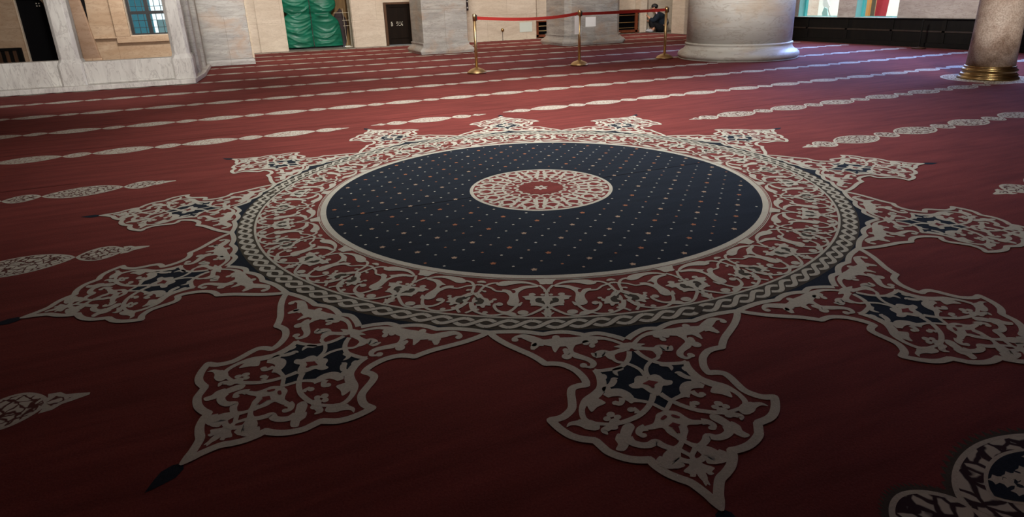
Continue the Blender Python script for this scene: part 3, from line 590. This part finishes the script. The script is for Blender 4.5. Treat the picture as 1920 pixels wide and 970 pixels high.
k = MB(); k.rings([(sq(-.33, .0, 2.5, 2.95, .03), .086), (sq(-.33, .0, 2.5, 2.95, .03), 3.4)]); k.build('post', grey_side, e, bevel=.006)
k = MB().box(-6.5, .02, .08, .50, 3.4, 3.75).box(-.38, .02, .5, 3.3, 3.4, 3.75); k.build('lintel', white_marble, e, bevel=.012)

# beige slab and slatted stand behind the parapet
k = MB(); k.prism([(-.17, 0), (.19, 0), (.0, 1.75), (-.36, 1.75)], 0, .12)
k = MB(); ang = 0
slab_m = marble('stone_slab_tan', sl(168, 142, 120), sl(150, 122, 98), sl(130, 104, 84), .8, None, .7)
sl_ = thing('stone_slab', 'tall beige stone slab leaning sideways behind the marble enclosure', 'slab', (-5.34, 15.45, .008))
kk = MB(); pts = [(-.2, 0), (.18, 0), (-.02, 1.9), (-.22, 1.9)]
n = 4; vs = [(x, 0, z) for x, z in pts]+[(x, .14, z) for x, z in pts]
kk.add(vs, [(0, 1, 2, 3), (7, 6, 5, 4), (0, 4, 5, 1), (1, 5, 6, 2), (2, 6, 7, 3), (3, 7, 4, 0)]); kk.build('slab_body', slab_m, sl_, bevel=.015)
MB().add([(-.0, .15, .0), (.02, .15, .0), (.11, .15, 1.9), (-.1, .15, 1.9), (-.0, .20, .0), (.02, .20, .0), (.11, .20, 1.9), (-.1, .20, 1.9)], [(0, 1, 2, 3), (7, 6, 5, 4), (0, 4, 5, 1), (1, 5, 6, 2), (2, 6, 7, 3), (3, 7, 4, 0)]).build('shade_gap', black, sl_)  # black wedge stands in for the shaded gap between slab and wall
MB().box(-.24, .2, -.05, .16, 0, .1).build('slab_foot', tan_wall, sl_, bevel=.01)
st_ = thing('slatted_stand', 'dark wooden slatted stand beside the black doorway at far left', 'stand', (-6.72, 14.0, .008))
MB().box(-.33, .33, -.02, .02, .44, .505).build('top_rail', dark_wood, st_, bevel=.005)
MB().box(-.33, .33, -.02, .02, .10, .16).build('bottom_rail', dark_wood, st_, bevel=.005)
for x in (-.33, .33): MB().box(x-.03, x+.03, -.03, .03, 0, .50).build('leg', dark_wood, st_, bevel=.005)
for i in range(4):
    x = -.22+.145*i; MB().box(x-.035, x+.035, -.012, .012, .16, .44).build('slat', frame_wood, st_, bevel=.004)
MB().box(-.30, .30, .014, .03, .14, .46).build('back_panel', dark_wood, st_)
for x in (-.33, .33): MB().box(x-.03, x+.03, .03, .30, 0, .05).build('foot', dark_wood, st_, bevel=.004)

# ---------------------------------------------------------------- green tarpaulin in the niche
tarp_m = newmat('tarpaulin', sl(12, 110, 82), .40, 0, .5); t = NT(tarp_m)
t.base(t.ramp(t.noise(t.coord((1, 1, 2)), 2.4, 4, .6, .6), [(.3, sl(8, 82, 60)), (.7, sl(18, 118, 92))]))
TW, TH_ = 1.62, 2.6
ga = [(.19, 1.0), (.60, .55), (.93, 1.0), (1.16, .8), (1.40, .5), (1.75, .8), (2.1, .8)]
vs = []; NX, NZ = 72, 120
FOLDS = []
rnd = random.Random(5)
for side in (-1, 1):
    for i in range(38):
        FOLDS.append((side, .02+.068*i+rnd.uniform(-.03, .03), rnd.uniform(.010, .034), rnd.uniform(.10, .45)*rnd.choice((1, 1, 1, -.5)), rnd.uniform(-.7, .9), rnd.uniform(.35, 1.0), rnd.uniform(0, .12), rnd.uniform(.3, .5)))
def tarp(u, z):
    x = (u-.5)*TW
    side = 1 if u > .47 else -1
    c = abs(u-.47)                                   # gathered down the middle seam
    fold = 0
    for sd, z0, w, am, slope, amp, c0, c1 in FOLDS:
        if sd != side or c < c0-.1 or c > c1+.15: continue
        zc = z0-am*math.sin(min(1, c/.5)*PI)*.5+slope*c*.5
        d = (z-zc)/w
        if abs(d) < 3: fold += amp*math.exp(-d*d)*min(1, max(0, (c-c0+.1)/.1))*min(1, max(0, (c1+.15-c)/.15))
    bulge = .15*math.sin(min(1, c/.53)*PI)**.7+.03*math.sin(5*z+u*4)
    band = .05*(math.exp(-((z-1.0)/.05)**2)+math.exp(-((z-1.6)/.05)**2))
    y = -bulge-.036*fold+band
    cut = 0
    if u > .75: cut = (.17*math.exp(-((z-.98)/.14)**2)+.10*math.exp(-((z-1.5)/.1)**2)+.09*max(0, min(1, (z-.3)/.7)))*((u-.75)/.25)
    if u < .15: cut = -.10*math.exp(-((z-1.0)/.06)**2)*(.15-u)/.15
    return (x-cut, y, z)
for j in range(NZ+1):
    for i in range(NX+1):
        vs.append(tarp(i/NX, .05+(TH_-.05)*j/NZ))
fs = [(j*(NX+1)+i, j*(NX+1)+i+1, (j+1)*(NX+1)+i+1, (j+1)*(NX+1)+i) for j in range(NZ) for i in range(NX)]
tp = thing('tarpaulin', 'glossy green tarpaulin bundle tied into folds inside the wall niche', 'tarpaulin', (.23, 16.52, .008))
o = MB().add(vs, fs).build('sheet', tarp_m, tp, smooth=True)
sm = o.modifiers.new('Solidify', 'SOLIDIFY'); sm.thickness = .01
pts = []
for j in range(0, NZ+1, 2):
    z = .05+(TH_-.05)*j/NZ; p_ = tarp(.47, z); pts.append((p_[0]+.012*math.sin(j*1.3), p_[1]-.02, z))
MB().tube(pts, .013, 6).build('lacing', newmat('lacing', (.03, .028, .022, 1), .7), tp, smooth=True)
MB().box(-.78, .80, -.05, .12, 0, .05).build('sill_board', dark_wood, tp, bevel=.005)
gd = thing('wire_rack', 'thin pale wire rack standing right of the green tarpaulin', 'rack', (1.10, 16.2, .008))
wire = newmat('pale_wire', sl(205, 195, 170), .4, .3)
MB().tube([(.02, 0, 0), (-.02, 0, 1.12)], .006, 6).build('upright', wire, gd)
MB().tube([(.15, 0, 0), (.15, 0, 1.12)], .006, 6).build('upright', wire, gd)
for z in (.02, .62, .78, 1.0):
    MB().tube([(-.28 if z > .9 else -.05, 0, z), (.17, 0, z)], .005, 6).build('rung', wire, gd)
MB().box(-.03, .17, -.01, .12, 0, .012).build('rack_foot', wire, gd)
ld = thing('rolled_cloth', 'dark folded cloth bundle lying beside the upper green tarpaulin', 'cloth', (1.06, 16.84, .008))
k = MB()
bd = bmesh.new(); bmesh.ops.create_uvsphere(bd, u_segments=24, v_segments=14, radius=1)
for v_ in bd.verts:
    a, b_, c_ = v_.co; v_.co = (.20*a*(1+.1*math.sin(5*c_)), .10*b_, .55+.55*c_*(1+.08*math.sin(6*a)))
me = bpy.data.meshes.new('bundle'); bd.to_mesh(me); bd.free(); me.polygons.foreach_set('use_smooth', [True]*len(me.polygons))
me.materials.append(newmat('dark_cloth', (.035, .022, .024, 1), .8)); ob = bpy.data.objects.new('bundle', me); C.objects.link(ob); ob.parent = ld

# ---------------------------------------------------------------- barrier posts and belts
def make_post():
    e = thing('barrier_post', '', 'barrier post')
    MB().lathe([(.165, 0), (.168, .008), (.16, .016), (.15, .03), (.13, .048), (.10, .064), (.065, .077), (.04, .086), (.026, .092)], n=40).build('base', gold, e, smooth=True)
    MB().lathe([(.026, .08), (.026, .86)], n=20).build('pole', gold, e, smooth=True)
    h = MB().lathe([(.031, .86), (.031, .965), (.022, .972)], n=20).build('belt_head', newmat('head_brass', sl(190, 158, 112), .3, 1), e, smooth=True)
    MB().box(.027, .045, -.022, .022, .865, .955).build('belt_slot', newmat('slot_black', (.02, .012, .01, 1), .5), h, bevel=.003)
    return e
p1 = make_post(); posts = [p1, copy_tree(p1), copy_tree(p1)]
for o, loc, lb in zip(posts, [(1.953, 6.79, .012), (3.985, 6.83, .012), (5.96, 6.94, .012)],
        ['brass barrier post in front of the grey pier beside the doorway', 'middle brass barrier post with a hanging white sheet', 'brass barrier post beside the massive round column']):
    o.location = loc; o['label'] = lb; o['group'] = 'brass barrier posts'
def belt(a, b, sag, zc, label):
    vs = []; N = 24; A = Vector(a); B = Vector(b); d = (B-A).normalized(); nrm = Vector((-d.y, d.x, 0))*.0015
    for i in range(N+1):
        f = i/N; p_ = A.lerp(B, f); z = zc[0]*(1-f)+zc[1]*f-sag*4*f*(1-f)*(1+.5*(f-.5))
        hw_ = .026; tw = .012*math.sin(PI*f)
        for s_ in (1, -1):
            for q_ in (1, -1): vs.append((p_.x+nrm.x*s_+q_*tw*-d.y, p_.y+nrm.y*s_+q_*tw*d.x, z+q_*hw_))
    fs = []
    for i in range(N):
        o_ = i*4; n_ = o_+4
        for a_, b_ in ((0, 1), (1, 3), (3, 2), (2, 0)): fs.append((o_+a_, o_+b_, n_+b_, n_+a_))
    fs += [(0, 2, 3, 1), (N*4, N*4+1, N*4+3, N*4+2)]
    o = MB().add(vs, fs).build('barrier_belt', red_cloth, smooth=False)
    return tag(o, label, 'belt', 'red barrier belts')
belt((2.0, 6.79, 0), (3.95, 6.83, 0), .055, (.915, .925), 'sagging red belt stretched from the first brass post to the middle one')
belt((4.034, 6.832, 0), (5.925, 6.939, 0), .004, (.915, .925), 'straight red belt from the middle brass post towards the round column')
hs = thing('paper_sheet', 'narrow white sheet hanging from the middle brass post', 'sheet', (3.912, 6.80, .0), -.25)
MB().box(-.04, .04, -.002, .002, .565, .885).build('sheet_face', paper, hs)
MB().tube([(-.03, 0, .885), (.0, 0, .905), (.012, 0, .90)], .003, 5).build('tie', black, hs)
nt = tag(MB().box(-.155, .155, -.003, .003, -.125, .125).build('wall_notice', paper), 'square white notice fixed to the chamfered pier front', 'notice'); nt.location = (6.92, 11.615, .595)
nt = tag(MB().box(-.22, .22, -.003, .003, -.15, .15).build('wall_notice', newmat('pale_paper', sl(205, 214, 205), .8)), 'pale blank sheet on the cream wall left of the chamfered pier', 'notice'); nt.location = (6.72, 15.495, .38)
ds = thing('door_stop', 'small round brass knob on a stem against the cream wall', 'door stop', (5.88, 15.44, .008))
MB().lathe([(.02, 0), (.02, .015), (.008, .02), (.008, .27)], n=12).build('stem', newmat('stem_dark', (.06, .04, .03, 1), .5), ds)
o = MB().lathe([(.002, -.055), (.04, -.04), (.055, 0), (.04, .04), (.002, .055)], n=16).build('knob', brass, ds, smooth=True); o.location = (0, 0, .32)
hl = thing('narrow_wall_frame', 'narrow dark frame with bright glints beside the grey pier', 'frame', (4.70, 15.46, 1.55))
MB().box(-.11, .08, -.02, .03, -.60, .9).build('frame_board', newmat('frame_dark', (.03, .02, .022, 1), .4), hl, bevel=.01)
kb = MB()
for z, r_ in ((-.52, .028), (-.34, .03), (-.24, .034), (-.15, .022)): kb.lathe([(.002, z-r_), (r_, z), (.002, z+r_)], .04, -.03, 12)
kb.build('glint_beads', newmat('glint_pale', sl(225, 225, 225), .2, .6), hl, smooth=True)  # pale beads stand in for glints on the dark frame
# low wooden racks along the back wall
def rack(x0, x1, y, h, label, shelves, posts_):
    e = thing('shoe_rack', label, 'rack', ((x0+x1)/2, y, .008)); w = (x1-x0)/2; D = .34
    MB().box(-w, w, D-.02, D, .02, h).build('back_panel', black, e)
    MB().box(-w, w, 0, D, .02, .10).build('plinth_board', rack_wood, e, bevel=.004)
    MB().box(-w, w, -.01, D, h-.04, h).build('top_board', rack_wood if len(posts_) == 2 else dark_wood, e, bevel=.004)
    for x in posts_: MB().box(x-.05, x+.05, 0, .06, 0, h).build('upright', rack_wood, e, bevel=.005)
    for x in (-w, w): MB().box(x-.012, x+.012, .06, D, .02, h-.04).build('side_panel', dark_wood, e)
    for z in shelves: MB().tube([(-w+.02, .02, z), (w-.02, .02, z)], .010, 6).build('rail', gold, e)
    return e
rack(7.10, 8.75, 15.62, .54, 'low dark wooden rack left of the chamfered pier', (.22, .37), (-.74, .74))
rack(9.6, 11.13, 15.62, .78, 'taller wooden rack with thin brass rails right of the chamfered pier', (.18, .36, .60), (-.70, .66))
sj = tag(MB().box(-.13, .13, -.05, .3, 0, 2.4).build('stone_jamb', cream_wall, bevel=.01), 'slim cream stone jamb between wooden rack and seated person', 'jamb'); sj.location = (11.31, 15.66, .008)
sj = tag(MB().box(-.25, .25, -.33, .33, 0, HZ-.02).build('stone_jamb', cream_wall, bevel=.015), 'broad bright cream stone jamb between seated person and round column', 'jamb'); sj.location = (11.62, 13.76, .008)

# ---------------------------------------------------------------- dark wainscot along the right wall
wn = thing('wood_wainscot', 'long low black wooden wainscot under the right windows', 'wainscot', (11.46, 3.0, .008))
MB().box(-.02, .03, -10, 6.6, .05, .555).build('back_board', dark_wood, wn)
MB().box(-.10, .03, -10, 6.6, .555, .575).build('cap_rail', dark_wood, wn, bevel=.004)
MB().box(-.07, -.02, -10, 6.6, .0, .09).build('skirting', dark_wood, wn, bevel=.004)
MB().box(-.045, -.02, -10, 6.6, .30, .335).build('mid_rail', wood('wood_rail', (.02, .014, .010, 1), (.035, .024, .016, 1), .4), wn, bevel=.004)
for i in range(14):
    y = -9.4+1.15*i; MB().box(-.045, -.02, y-.035, y+.035, .09, .555).build('stile', dark_wood, wn, bevel=.004)
bp = thing('floor_post', 'thin dark post on a flat foot before the black wainscot', 'post', (11.05, 5.3, .012))
MB().lathe([(.13, 0), (.13, .012), (.02, .03)], n=24).build('foot', frame_wood, bp); MB().lathe([(.016, .02), (.016, .56)], n=12).build('pole', dark_wood, bp)
# ---------------------------------------------------------------- outdoors beyond the windows
struct(MB().box(14.7, 40, -20, 40, -.3, -.2).box(-14, 14.6, 17.3, 40, -.3, -.2).build('ground_outside', newmat('paving', sl(190, 186, 180), .8)))
bo = tag(MB().box(-.2, .2, -.45, .45, -.2, 4.5).build('courtyard_wall', marble('pink_stone', sl(232, 214, 202), sl(216, 190, 176), sl(196, 160, 142), 1, None, .8)), 'pinkish plaster wall outdoors seen through the left window', 'wall'); bo.location = (18.0, 14.45, 0)
dr = thing('ochre_door', 'ochre wooden door outdoors seen through the right window', 'door', (15.2, 9.86, -.2))
MB().box(-.04, .04, -.22, .24, 0, 2.3).build('leaf', wood('ochre', sl(186, 122, 60), sl(206, 146, 82), .5), dr)
MB().box(-.07, -.03, -.22, -.10, .3, 1.4).build('grille', newmat('grille_dark', sl(86, 70, 56), .6), dr, bevel=.01)
rc = MB(); vs = []
for j in range(21):
    for i in range(13):
        u = i/12; z = -.1+j*.09; vs.append((.05*math.sin(u*9+z*2), -.15+.3*u-.06*z, z))
rc.add(vs, [(j*13+i, j*13+i+1, (j+1)*13+i+1, (j+1)*13+i) for j in range(20) for i in range(12)])
rco = rc.build('red_drape', newmat('drape_red', sl(168, 30, 50), .7), smooth=True); s_ = rco.modifiers.new('Solidify', 'SOLIDIFY'); s_.thickness = .01
tag(rco, 'hanging dark red drape outdoors seen through the right window', 'drape'); rco.location = (14.7, 9.13, 0)
white_panel = newmat('white_board', sl(240, 240, 236), .6)
wp = tag(MB().box(-.1, .1, -.75, .75, -.2, 4).build('white_screen', white_panel), 'bright white screen outdoors behind the red drape', 'screen'); wp.location = (17.2, 10.75, 0)
wp = tag(MB().box(-.1, .1, -.55, .55, -.2, 4).build('white_screen', white_panel), 'white screen outdoors behind the cut panels in the left window', 'screen'); wp.location = (17.6, 13.2, 0)
def leafboard(loc, rx, label, col, k_):
    k = MB(); P_ = [(-.2, -.3), (0, -.42), (.22, -.25), (.26, .1), (.05, .42), (-.16, .3)]
    k.prism([(a*k_, b_*k_) for a, b_ in P_], -.015, .015); o = k.build('cut_panel', newmat('cut_panel', col, .5), bevel=.005); o.rotation_euler = (PI/2, rx, PI/2); o.location = loc
    MB().tube([(0, -.2*k_, 0), (0, -loc[2]-.1, 0)], .012, 6).build('stake', newmat('stake', sl(120, 120, 118), .5), o)
    tag(o, label, 'panel')
leafboard((13.6, 9.98, .86), .5, 'white cut panel leaning outdoors high in the left window', sl(236, 236, 234), .42)
leafboard((13.3, 9.70, .60), .2, 'pale teal cut panel low in the left window', sl(160, 200, 198), .42)
ts = tag(MB().box(-.03, .03, -.25, .25, -.2, 3).build('teal_shutter', newmat('shutter_teal', sl(60, 120, 124), .5), bevel=.01), 'dull teal shutter outdoors at left edge of the left window', 'shutter'); ts.location = (13.0, 10.55, 0)
for x, w, h, cc, lb in ((-5.3, .5, 3.6, sl(40, 110, 130), 'blue-green shutter outdoors in upper left of the leaded window'), (-3.4, 1.4, .95, sl(120, 150, 156), 'low grey-blue wall outdoors across the leaded window')):
    o = tag(MB().box(-w, w, -.1, .1, -.2, h).build('outside_shutter' if h > 2 else 'outside_wall', newmat('outside', cc, .7)), lb, 'shutter' if h > 2 else 'wall'); o.location = (x+.5, 19.5 if h > 2 else 20.5, 0)

# ---------------------------------------------------------------- person sitting on the floor
skin = newmat('skin', sl(190, 140, 112), .55)
def skinned(name, verts, edges, radii, mat, parent, root=0, sub=2):
    me = bpy.data.meshes.new(name); me.from_pydata(verts, edges, []); me.materials.append(mat)
    o = bpy.data.objects.new(name, me); C.objects.link(o); o.parent = parent
    md = o.modifiers.new('Skin', 'SKIN'); md.use_smooth_shade = True
    for i, r in enumerate(radii):
        r = r if isinstance(r, tuple) else (r, r)
        me.skin_vertices[0].data[i].radius = r
    me.skin_vertices[0].data[root].use_root = True
    s = o.modifiers.new('Subsurf', 'SUBSURF'); s.levels = sub; s.render_levels = sub
    return o
navy_cloth = newmat('jacket_navy', (.012, .018, .028, 1), .85, 0, .2)
jeans = newmat('jeans_grey', sl(96, 108, 120), .9, 0, .1)
dark_trs = newmat('trousers_black', (.010, .010, .012, 1), .85, 0, .2)
# local frame: x = along the wall to the right, y = away from the room, sits sideways facing -x
pn = thing('person', 'person in dark navy jacket sitting hunched on the carpet by the jamb', 'person', (11.84, 15.44, .008), math.radians(-35.6)); pn.scale = (1.14, 1.1, 1.06)
# continuous body: pelvis, spine, neck, head, arms, legs
BV = [(.12, .05, .13), (.12, .05, .28), (.07, .04, .42), (-.01, .03, .54), (-.08, .02, .61), (-.13, .01, .67), (-.17, .0, .75), (-.18, .0, .82),
      (-.02, -.17, .52), (-.16, -.22, .34), (-.30, -.14, .46), (-.36, -.10, .53),
      (-.02, .22, .52), (-.18, .26, .36), (-.34, .18, .34), (-.40, .14, .36),
      (.06, -.12, .12), (-.26, -.16, .36), (-.14, -.18, .10), (-.26, -.19, .045),
      (.06, .16, .12), (-.28, .18, .38), (-.20, .18, .10), (-.33, .19, .045)]
BE = [(0, 1), (1, 2), (2, 3), (3, 4), (4, 5), (5, 6), (6, 7), (3, 8), (8, 9), (9, 10), (10, 11), (3, 12), (12, 13), (13, 14), (14, 15), (0, 16), (16, 17), (17, 18), (18, 19), (0, 20), (20, 21), (21, 22), (22, 23)]
BR = [.12, .13, .13, .12, .06, .052, .085, .075, .062, .048, .036, .026, .062, .048, .036, .026, .085, .065, .048, .035, .085, .065, .048, .035]
skinned('body', BV, BE, BR, skin, pn)
JV = BV[:5]+[BV[8], BV[9], (-.28, -.155, .445)]+[BV[12], BV[13], (-.32, .19, .342)]
skinned('jacket', JV, [(0, 1), (1, 2), (2, 3), (3, 4), (3, 5), (5, 6), (6, 7), (3, 8), (8, 9), (9, 10)], [.18, .20, .205, .18, .075, .10, .08, .055, .10, .08, .055], navy_cloth, pn)
TV = [(.10, .05, .13)]+[BV[16], BV[17], (-.15, -.18, .13)]+[BV[20], BV[21], (-.21, .18, .13)]
skinned('trousers', TV, [(0, 1), (1, 2), (2, 3), (0, 4), (4, 5), (5, 6)], [.15, .12, .095, .07, .12, .095, .07], dark_trs, pn)
for s_ in (BV[19], BV[23]):
    sh_ = bmesh.new(); bmesh.ops.create_uvsphere(sh_, u_segments=16, v_segments=10, radius=1)
    for v_ in sh_.verts: v_.co = (s_[0]-.02+v_.co.x*.13, s_[1]+v_.co.y*.046, .05+v_.co.z*.05*(1.2 if v_.co.x > 0 else .8))
    me = bpy.data.meshes.new('shoe'); sh_.to_mesh(me); sh_.free(); me.materials.append(newmat('sock_pale', sl(170, 172, 176), .8))
    me.polygons.foreach_set('use_smooth', [True]*len(me.polygons)); o = bpy.data.objects.new('sock', me); C.objects.link(o); o.parent = pn
# head details
def ball(name, c, r, mat, parent, rot=None):
    b_ = bmesh.new(); bmesh.ops.create_uvsphere(b_, u_segments=18, v_segments=12, radius=1)
    for v_ in b_.verts: v_.co = (c[0]+v_.co.x*r[0], c[1]+v_.co.y*r[1], c[2]+v_.co.z*r[2])
    me = bpy.data.meshes.new(name); b_.to_mesh(me); b_.free(); me.materials.append(mat); me.polygons.foreach_set('use_smooth', [True]*len(me.polygons))
    o = bpy.data.objects.new(name, me); C.objects.link(o); o.parent = parent; return o
hair = newmat('hair_black', (.008, .007, .007, 1), .6)
ball('hair', (-.15, .0, .815), (.105, .092, .088), hair, pn)
ball('eye', (-.262, -.032, .775), (.012, .012, .010), newmat('eye', (.02, .015, .012, 1), .2), pn)
ball('eye', (-.262, .032, .775), (.012, .012, .010), bpy.data.materials['eye'], pn)
ball('nose', (-.272, 0, .75), (.018, .013, .02), skin, pn)
ball('mouth', (-.258, 0, .712), (.010, .024, .007), newmat('lips', sl(150, 84, 76), .5), pn)
for s_ in (-1, 1): ball('ear', (-.165, s_*.088, .76), (.02, .012, .03), skin, pn)
# hands: palm with five bent fingers, the near one raised
def hand(w, dirx, side, holder):
    hv = [w]; he = []; hr = [.024]
    p_ = (w[0]+dirx[0]*.05, w[1]+dirx[1]*.05, w[2]+dirx[2]*.05); hv.append(p_); he.append((0, 1)); hr.append(.028)
    o = skinned('hand', hv, he, hr, skin, holder, 0, 2)
    for i in range(5):
        off = (i-2)*.013; L_ = [.032, .036, .038, .035, .028][i]
        b0 = (p_[0], p_[1]+off*side, p_[2]-.002)
        if i == 0: b0 = (w[0]+dirx[0]*.02, w[1]-.022*side, w[2]+.004)
        b1 = (b0[0]+dirx[0]*L_, b0[1]-(.014*side if i == 0 else 0), b0[2]+dirx[2]*L_+.004)
        b2 = (b1[0]+dirx[0]*L_*.6, b1[1], b1[2]-L_*.55)
        skinned('thumb' if i == 0 else 'finger', [b0, b1, b2], [(0, 1), (1, 2)], [.0095, .0088, .0075], skin, o, 0, 1)
hand(BV[11], (-.62, .2, .75), 1, pn); hand(BV[15], (-.8, -.2, -.3), -1, pn)
# pale scarf end hanging over the jacket
vs = []
for i in range(13):
    f = i/12; x = -.10+.06*math.sin(f*PI*.9)+.01*f; y = -.16-.055*math.sin(f*PI); z = .64-.30*f
    w = .018+.016*math.sin(f*PI)
    for q in (-1, 1): vs.append((x+q*w, y, z)); 
    for q in (-1, 1): vs.append((x+q*w, y+.012, z))
fs = []
for i in range(12):
    a = i*4; b_ = a+4
    fs += [(a, a+1, b_+1, b_), (a+3, a+2, b_+2, b_+3), (a+2, a, b_, b_+2), (a+1, a+3, b_+3, b_+1)]
MB().add(vs, fs).build('scarf', newmat('scarf_lilac', sl(205, 180, 195), .8), pn, smooth=True)

# ================================================================ light
w = bpy.data.worlds.new('World'); bpy.context.scene.world = w; w.use_nodes = True
bg = w.node_tree.nodes['Background']; bg.inputs['Color'].default_value = (.82, .94, 1.0, 1); bg.inputs['Strength'].default_value = 1.6
def lamp(name, typ, loc, target, power, col, **kw):
    d = bpy.data.lights.new(name, typ); d.energy = power; d.color = col
    for k_, v_ in kw.items(): setattr(d, k_, v_)
    o = bpy.data.objects.new(name, d); C.objects.link(o); o.location = loc
    o.rotation_euler = (Vector(target)-Vector(loc)).to_track_quat('-Z', 'Y').to_euler()
    return o
FX, FY = .379, .925          # direction the camera looks, on the floor
def ahead(d, r=0): return (-1.60+FX*d+FY*r, -3.47+FY*d-FX*r)

lamp('floor_fill', 'SPOT', (*ahead(6.4, .2), 5.4), (*ahead(7.0, .2), 0), 2000, (1, .96, .90), spot_size=math.radians(104), spot_blend=1.0, shadow_soft_size=.7)  # added unseen spot; its soft cone lets the near floor fall dark
lamp('hall_fill', 'SPOT', (*ahead(4.6, -.5), 4.6), (2.6, 16.0, 2.8), 5600, (1, .96, .90), spot_size=math.radians(66), spot_blend=.7, shadow_soft_size=.6)  # added frontal fill for the far walls and pier fronts, no visible source
lamp('column_fill', 'SPOT', (2.2, .4, 3.0), (7.2, 6.3, 1.9), 1900, (1, .97, .93), spot_size=math.radians(36), spot_blend=.7, shadow_soft_size=.5)  # added fill that brightens the round column
lamp('slim_column_fill', 'SPOT', (4.0, -1.6, 3.6), (7.43, 1.77, 1.0), 1250, (1, .95, .88), spot_size=math.radians(26), spot_blend=.8, shadow_soft_size=.3)  # unseen fill put in for the slim column
lamp('back_wall_fill', 'AREA', (4.5, 13.2, 5.6), (4.5, 16.0, 1.2), 300, (1, .92, .82), shape='RECTANGLE', size=14, size_y=1.0)  # added strip of fill light that lifts the back wall
lamp('right_wall_fill', 'SPOT', (5.2, 3.2, 2.3), (11.5, 6.2, 3.5), 1500, (1, .96, .92), spot_size=math.radians(72), spot_blend=.45, shadow_soft_size=.3)  # fill aimed high to lighten the right wall, not a fitting of the hall
lamp('bay_fill', 'AREA', (-3.7, 13.4, 3.0), (-4.1, 16, .6), 46, (1, .93, .86), shape='RECTANGLE', size=1.6, size_y=.8, spread=math.radians(110))  # added fill for the bay wall, no lamp hangs there
lamp('enclosure_fill', 'SPOT', (-2.6, 2.4, 2.7), (-3.8, 8.6, 1.0), 1250, (1, .97, .93), spot_size=math.radians(52), spot_blend=.9, shadow_soft_size=.5)  # low frontal fill added for the white marble enclosure
lamp('window_daylight', 'AREA', (11.3, 7.4, 2.3), (8.4, 6.4, 0), 150, (.26, .42, 1.0), shape='RECTANGLE', size=2.6, size_y=1.6, spread=math.radians(95))
lamp('window_daylight_near', 'AREA', (11.2, 3.4, 2.6), (8.6, 3.2, 0), 120, (.26, .42, 1.0), shape='RECTANGLE', size=2.6, size_y=1.6, spread=math.radians(95))
lamp('sun', 'SUN', (20, 5, 20), (15, 9, 0), 3.2, (1, .97, .92), angle=.02)
lamp('corner_fill', 'SPOT', (6.2, 9.6, 4.8), (11.2, 15.2, .9), 900, (1, .95, .88), spot_size=math.radians(50), spot_blend=.8, shadow_soft_size=.4)  # added fill for the jambs and seated person in the dark corner
lamp('courtyard_fill', 'AREA', (13.2, 8.6, 5.5), (17.5, 11.5, .8), 700, (1, 1, 1), shape='RECTANGLE', size=4, size_y=3)  # extra fill added outdoors to brighten what the windows show


# ================================================================ camera
cd = bpy.data.cameras.new('camera'); cam = bpy.data.objects.new('camera', cd); C.objects.link(cam)
F_PX = 1146.94; cd.sensor_fit = 'HORIZONTAL'; cd.sensor_width = 36; cd.lens = F_PX/1920*36
cd.shift_x = (960-967.69)/1920; cd.shift_y = (398.13-485)/1920; cd.clip_start = .05; cd.clip_end = 200
pitch, roll, th = .3307, -.031, math.radians(22.3)
fw = Vector((0, math.cos(pitch), -math.sin(pitch))); r = Vector((1, 0, 0)); u = r.cross(fw)
c_, s_ = math.cos(roll), math.sin(roll); R = c_*r+s_*u; U = -s_*r+c_*u
rz = Matrix.Rotation(-th, 3, 'Z'); R, U, B = rz@R, rz@U, rz@(-fw)
mat = Matrix(((R.x, U.x, B.x, -1.60141), (R.y, U.y, B.y, -3.46761), (R.z, U.z, B.z, 1.15), (0, 0, 0, 1)))
cam.matrix_world = mat
sc = bpy.context.scene; sc.camera = cam
sc.view_settings.view_transform = 'Standard'; sc.view_settings.look = 'None'
sc.view_settings.gamma = 1; sc.view_settings.use_curve_mapping = False; sc.view_settings.exposure = 0
